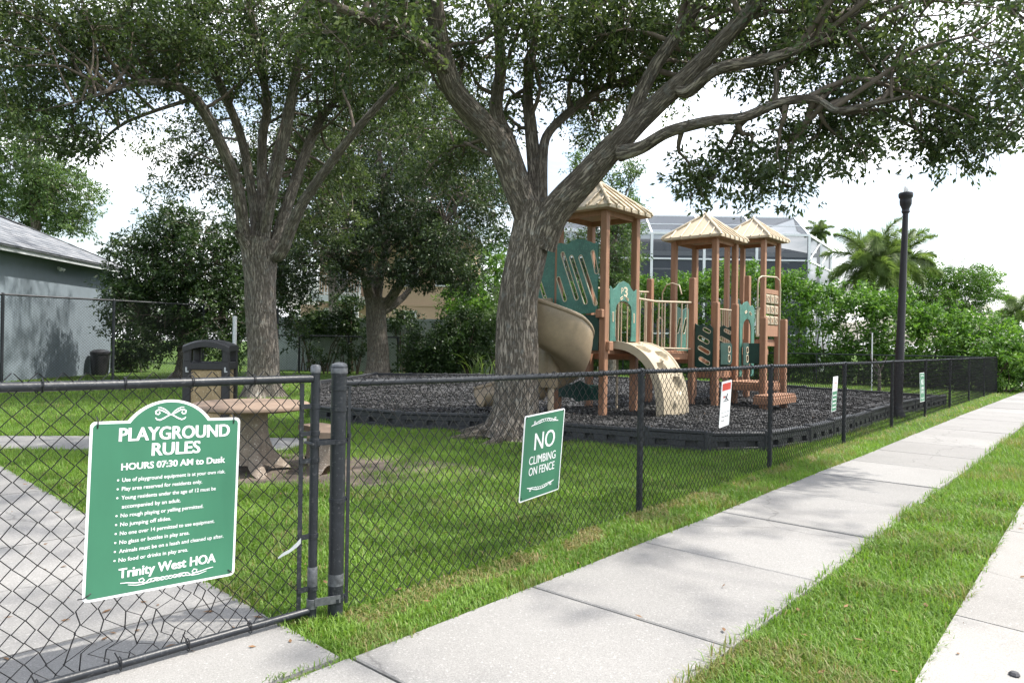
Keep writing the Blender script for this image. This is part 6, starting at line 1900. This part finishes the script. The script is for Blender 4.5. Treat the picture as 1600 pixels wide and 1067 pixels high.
# ================================================================== GRASS
r = np.random.default_rng(77)
def sample(n, d0, d1):
    d = d0 * (d1 / d0) ** r.random(n)          # density falls with the square of the distance
    x = (r.random(n) * 2 - 1) * (d * .80 + .4)
    return x, d
X, Y = [], []
for n, d0, d1 in ((190000, 2.3, 5.0), (310000, 5.0, 12.0), (150000, 12, 40)):
    x, y = sample(n, d0, d1); X.append(x); Y.append(y)
X = np.concatenate(X); Y = np.concatenate(Y)
ja, jb = G(545, 1026, .03).xy, G(425, 1067, .03).xy          # weeds in the joint before the walkway
wt = np.concatenate([r.normal(.16, .05, 60), r.normal(.50, .03, 40), r.normal(.85, .06, 130)]); n0 = len(X)
WX = ja.x + (jb.x - ja.x) * wt + r.normal(0, .012, len(wt)); WY = ja.y + (jb.y - ja.y) * wt + r.normal(0, .012, len(wt))
X = np.concatenate([X, WX]); Y = np.concatenate([Y, WY])
# left-out surfaces, with ragged overhang at the edges
jx = X + r.normal(0, .018, len(X)); jy = Y + r.normal(0, .018, len(X))
bad = inside(SIDEWALK, jx, jy) | inside(STREET, jx, jy) | inside(WALKWAY, jx, jy) | inside(SIDEPATH, jx, jy) | inside(MULCH, X, Y)
bw0 = wp(0, 0, 0); bad |= (X < bw0.x + .05) & (Y < 28.6) & (Y > 10)
bad |= (np.hypot(X - TX, Y - TY) < .35) | (np.hypot(X - b.x, Y - b.y) < .05)
dd = (np.hypot((X + 2.35) / 1.8, (Y - 7.9) / 1.1)) + .22 * pnoise(X, Y, 2.2)
bad |= r.random(len(X)) < np.clip((1.12 - dd) / .5, 0, .96)
b1 = T1[0][0]; d1 = np.hypot(X - b1.x, Y - b1.y)
bad |= (d1 < .55) | ((d1 < .95) & (r.random(len(X)) < .7))
bad |= (Y > 22) & (X < 2) & (Y > 25.5) & (r.random(len(X)) < .75)
# thin / dry places
tf_ = (X - FA.x) * FD.x + (Y - FA.y) * FD.y; of_ = (X - FA.x) * FN.x + (Y - FA.y) * FN.y
pn = pnoise(X, Y, 2.6); pn2 = pnoise(X + 9, Y - 4, .9)
dry = np.zeros(len(X))
ds = np.abs(of_ - .10 - .06 * pn)
strip = (tf_ > .0) & (ds < .13) & (pn + .5 * pn2 > -.35)
dry += np.where(strip, .6, 0)
edge = (of_ > .36) & (of_ < .62) & (tf_ > -.3)
dry += np.where((of_ > .30) & (of_ < .75) & (pn > .35), .45, 0)
sl = (of_ > 1.7)
dry += np.where(sl & (pn > .45), .45, 0)
dry += np.where((of_ < 0) & (pn > .75), .35, 0)
bad |= strip & (r.random(len(X)) < .25)
bad[n0:] = False; dry[n0:] = 0
k = ~bad
X, Y, dry, pn, pn2, of_ = X[k], Y[k], dry[k], pn[k], pn2[k], of_[k]
m = len(X)
sc_ = np.clip((Y / 4.0), .8, 9) ** .62
h = .046 * r.uniform(.55, 1.3, m) * np.where(of_ > 1.5, 1.2, 1.0) * np.where(dry > .5, .75, 1) * np.clip(sc_, .9, 1.7) * (1 + .22 * pn)
w_ = .0031 * sc_ * r.uniform(.8, 1.3, m)
a = r.uniform(0, 2 * PI, m); lean = r.uniform(.15, 1.15, m) * np.where(dry > .5, 1.5, 1)
d = np.stack([np.cos(a), np.sin(a), np.zeros(m)], 1); s = np.stack([-np.sin(a), np.cos(a), np.zeros(m)], 1)
zz = np.array([0, 0, 1.0])
base = np.stack([X, Y, np.where(inside(SIDEWALK, X, Y) | inside(WALKWAY, X, Y), .026, -.004)], 1)
mid = base + d * (h * lean * .35)[:, None] + zz * (h * .62)[:, None]
tip = base + d * (h * lean)[:, None] + zz * (h * (1.05 - .28 * lean))[:, None]
V = np.stack([base - s * w_[:, None], base + s * w_[:, None], mid + s * w_[:, None] * .8, mid - s * w_[:, None] * .8, tip], 1).reshape(-1, 3)
bs = np.arange(m)[:, None] * 5
nr_ = Y < 7.0
F = np.concatenate([(bs + np.array([0, 1, 2]))[nr_], (bs + np.array([0, 2, 3]))[nr_], (bs + np.array([3, 2, 4]))[nr_], (bs + np.array([0, 1, 4]))[~nr_]])
tint = np.clip(.66 + .10 * pn + .10 * pn2 + r.normal(0, .13, m) - dry * r.uniform(.5, 1.1, m), 0, 1)
tint = np.where(r.random(m) < .035, r.uniform(0, .2, m), tint)
np_mesh('lawn_grass', V, F, M['grass'], tint=np.repeat(tint, 5), kind='stuff', label='short mown green grass of the lawn and verges', cat='grass')
print('GRASS', m)
# fallen leaves and bits
n = 420
x, y = sample(n * 3, 2.6, 13)
keep = inside(SIDEWALK, x, y) & (r.random(len(x)) < .05) | inside(WALKWAY, x, y) & (r.random(len(x)) < .06) | (inside(DIRT, x, y) & (r.random(len(x)) < .7)) | (inside(MULCH, x, y) & (r.random(len(x)) < .5)) | (~inside(SIDEWALK, x, y) & (r.random(len(x)) < .35))
x, y = x[keep], y[keep]
C = np.stack([x, y, np.where(inside(SIDEWALK, x, y), .042, np.where(inside(MULCH, x, y), MZ + .045, .03))], 1)
V, F, tn = leaf_cloud(C, 1, .001, .05, 91, droop=0)
V = V.reshape(-1, 4, 3); V[:, :, 2] = C[:, None, 2] + (V[:, :, 2] - V[:, :, 2].mean(1, keepdims=True)) * .25 + .004
np_mesh('fallen_leaves', V.reshape(-1, 3), F, M['litter'], kind='stuff', label='scattered dry brown oak leaves on grass and concrete', cat='leaves')
# two dark stones in the gutter
q = G(1585, 1052, .03); mb = MB(); mb.lathe((q.x, q.y, .02), [(.018, 0), (.024, .008), (.016, .018), (0, .02)], 7)
tag(mb.build('pebble', M['ink']), 'small black pebble lying in the concrete gutter', 'pebble')
# weeds in the joint between walkway and sidewalk
mb = MB()
tot = sum(len(o.data.polygons) * 2 for o in sc.objects if o.type == 'MESH' and len(o.data.polygons) and len(o.data.polygons[0].vertices) == 4) + sum(len(o.data.polygons) for o in sc.objects if o.type == 'MESH' and len(o.data.polygons) and len(o.data.polygons[0].vertices) == 3)
print('TRIS about', tot)
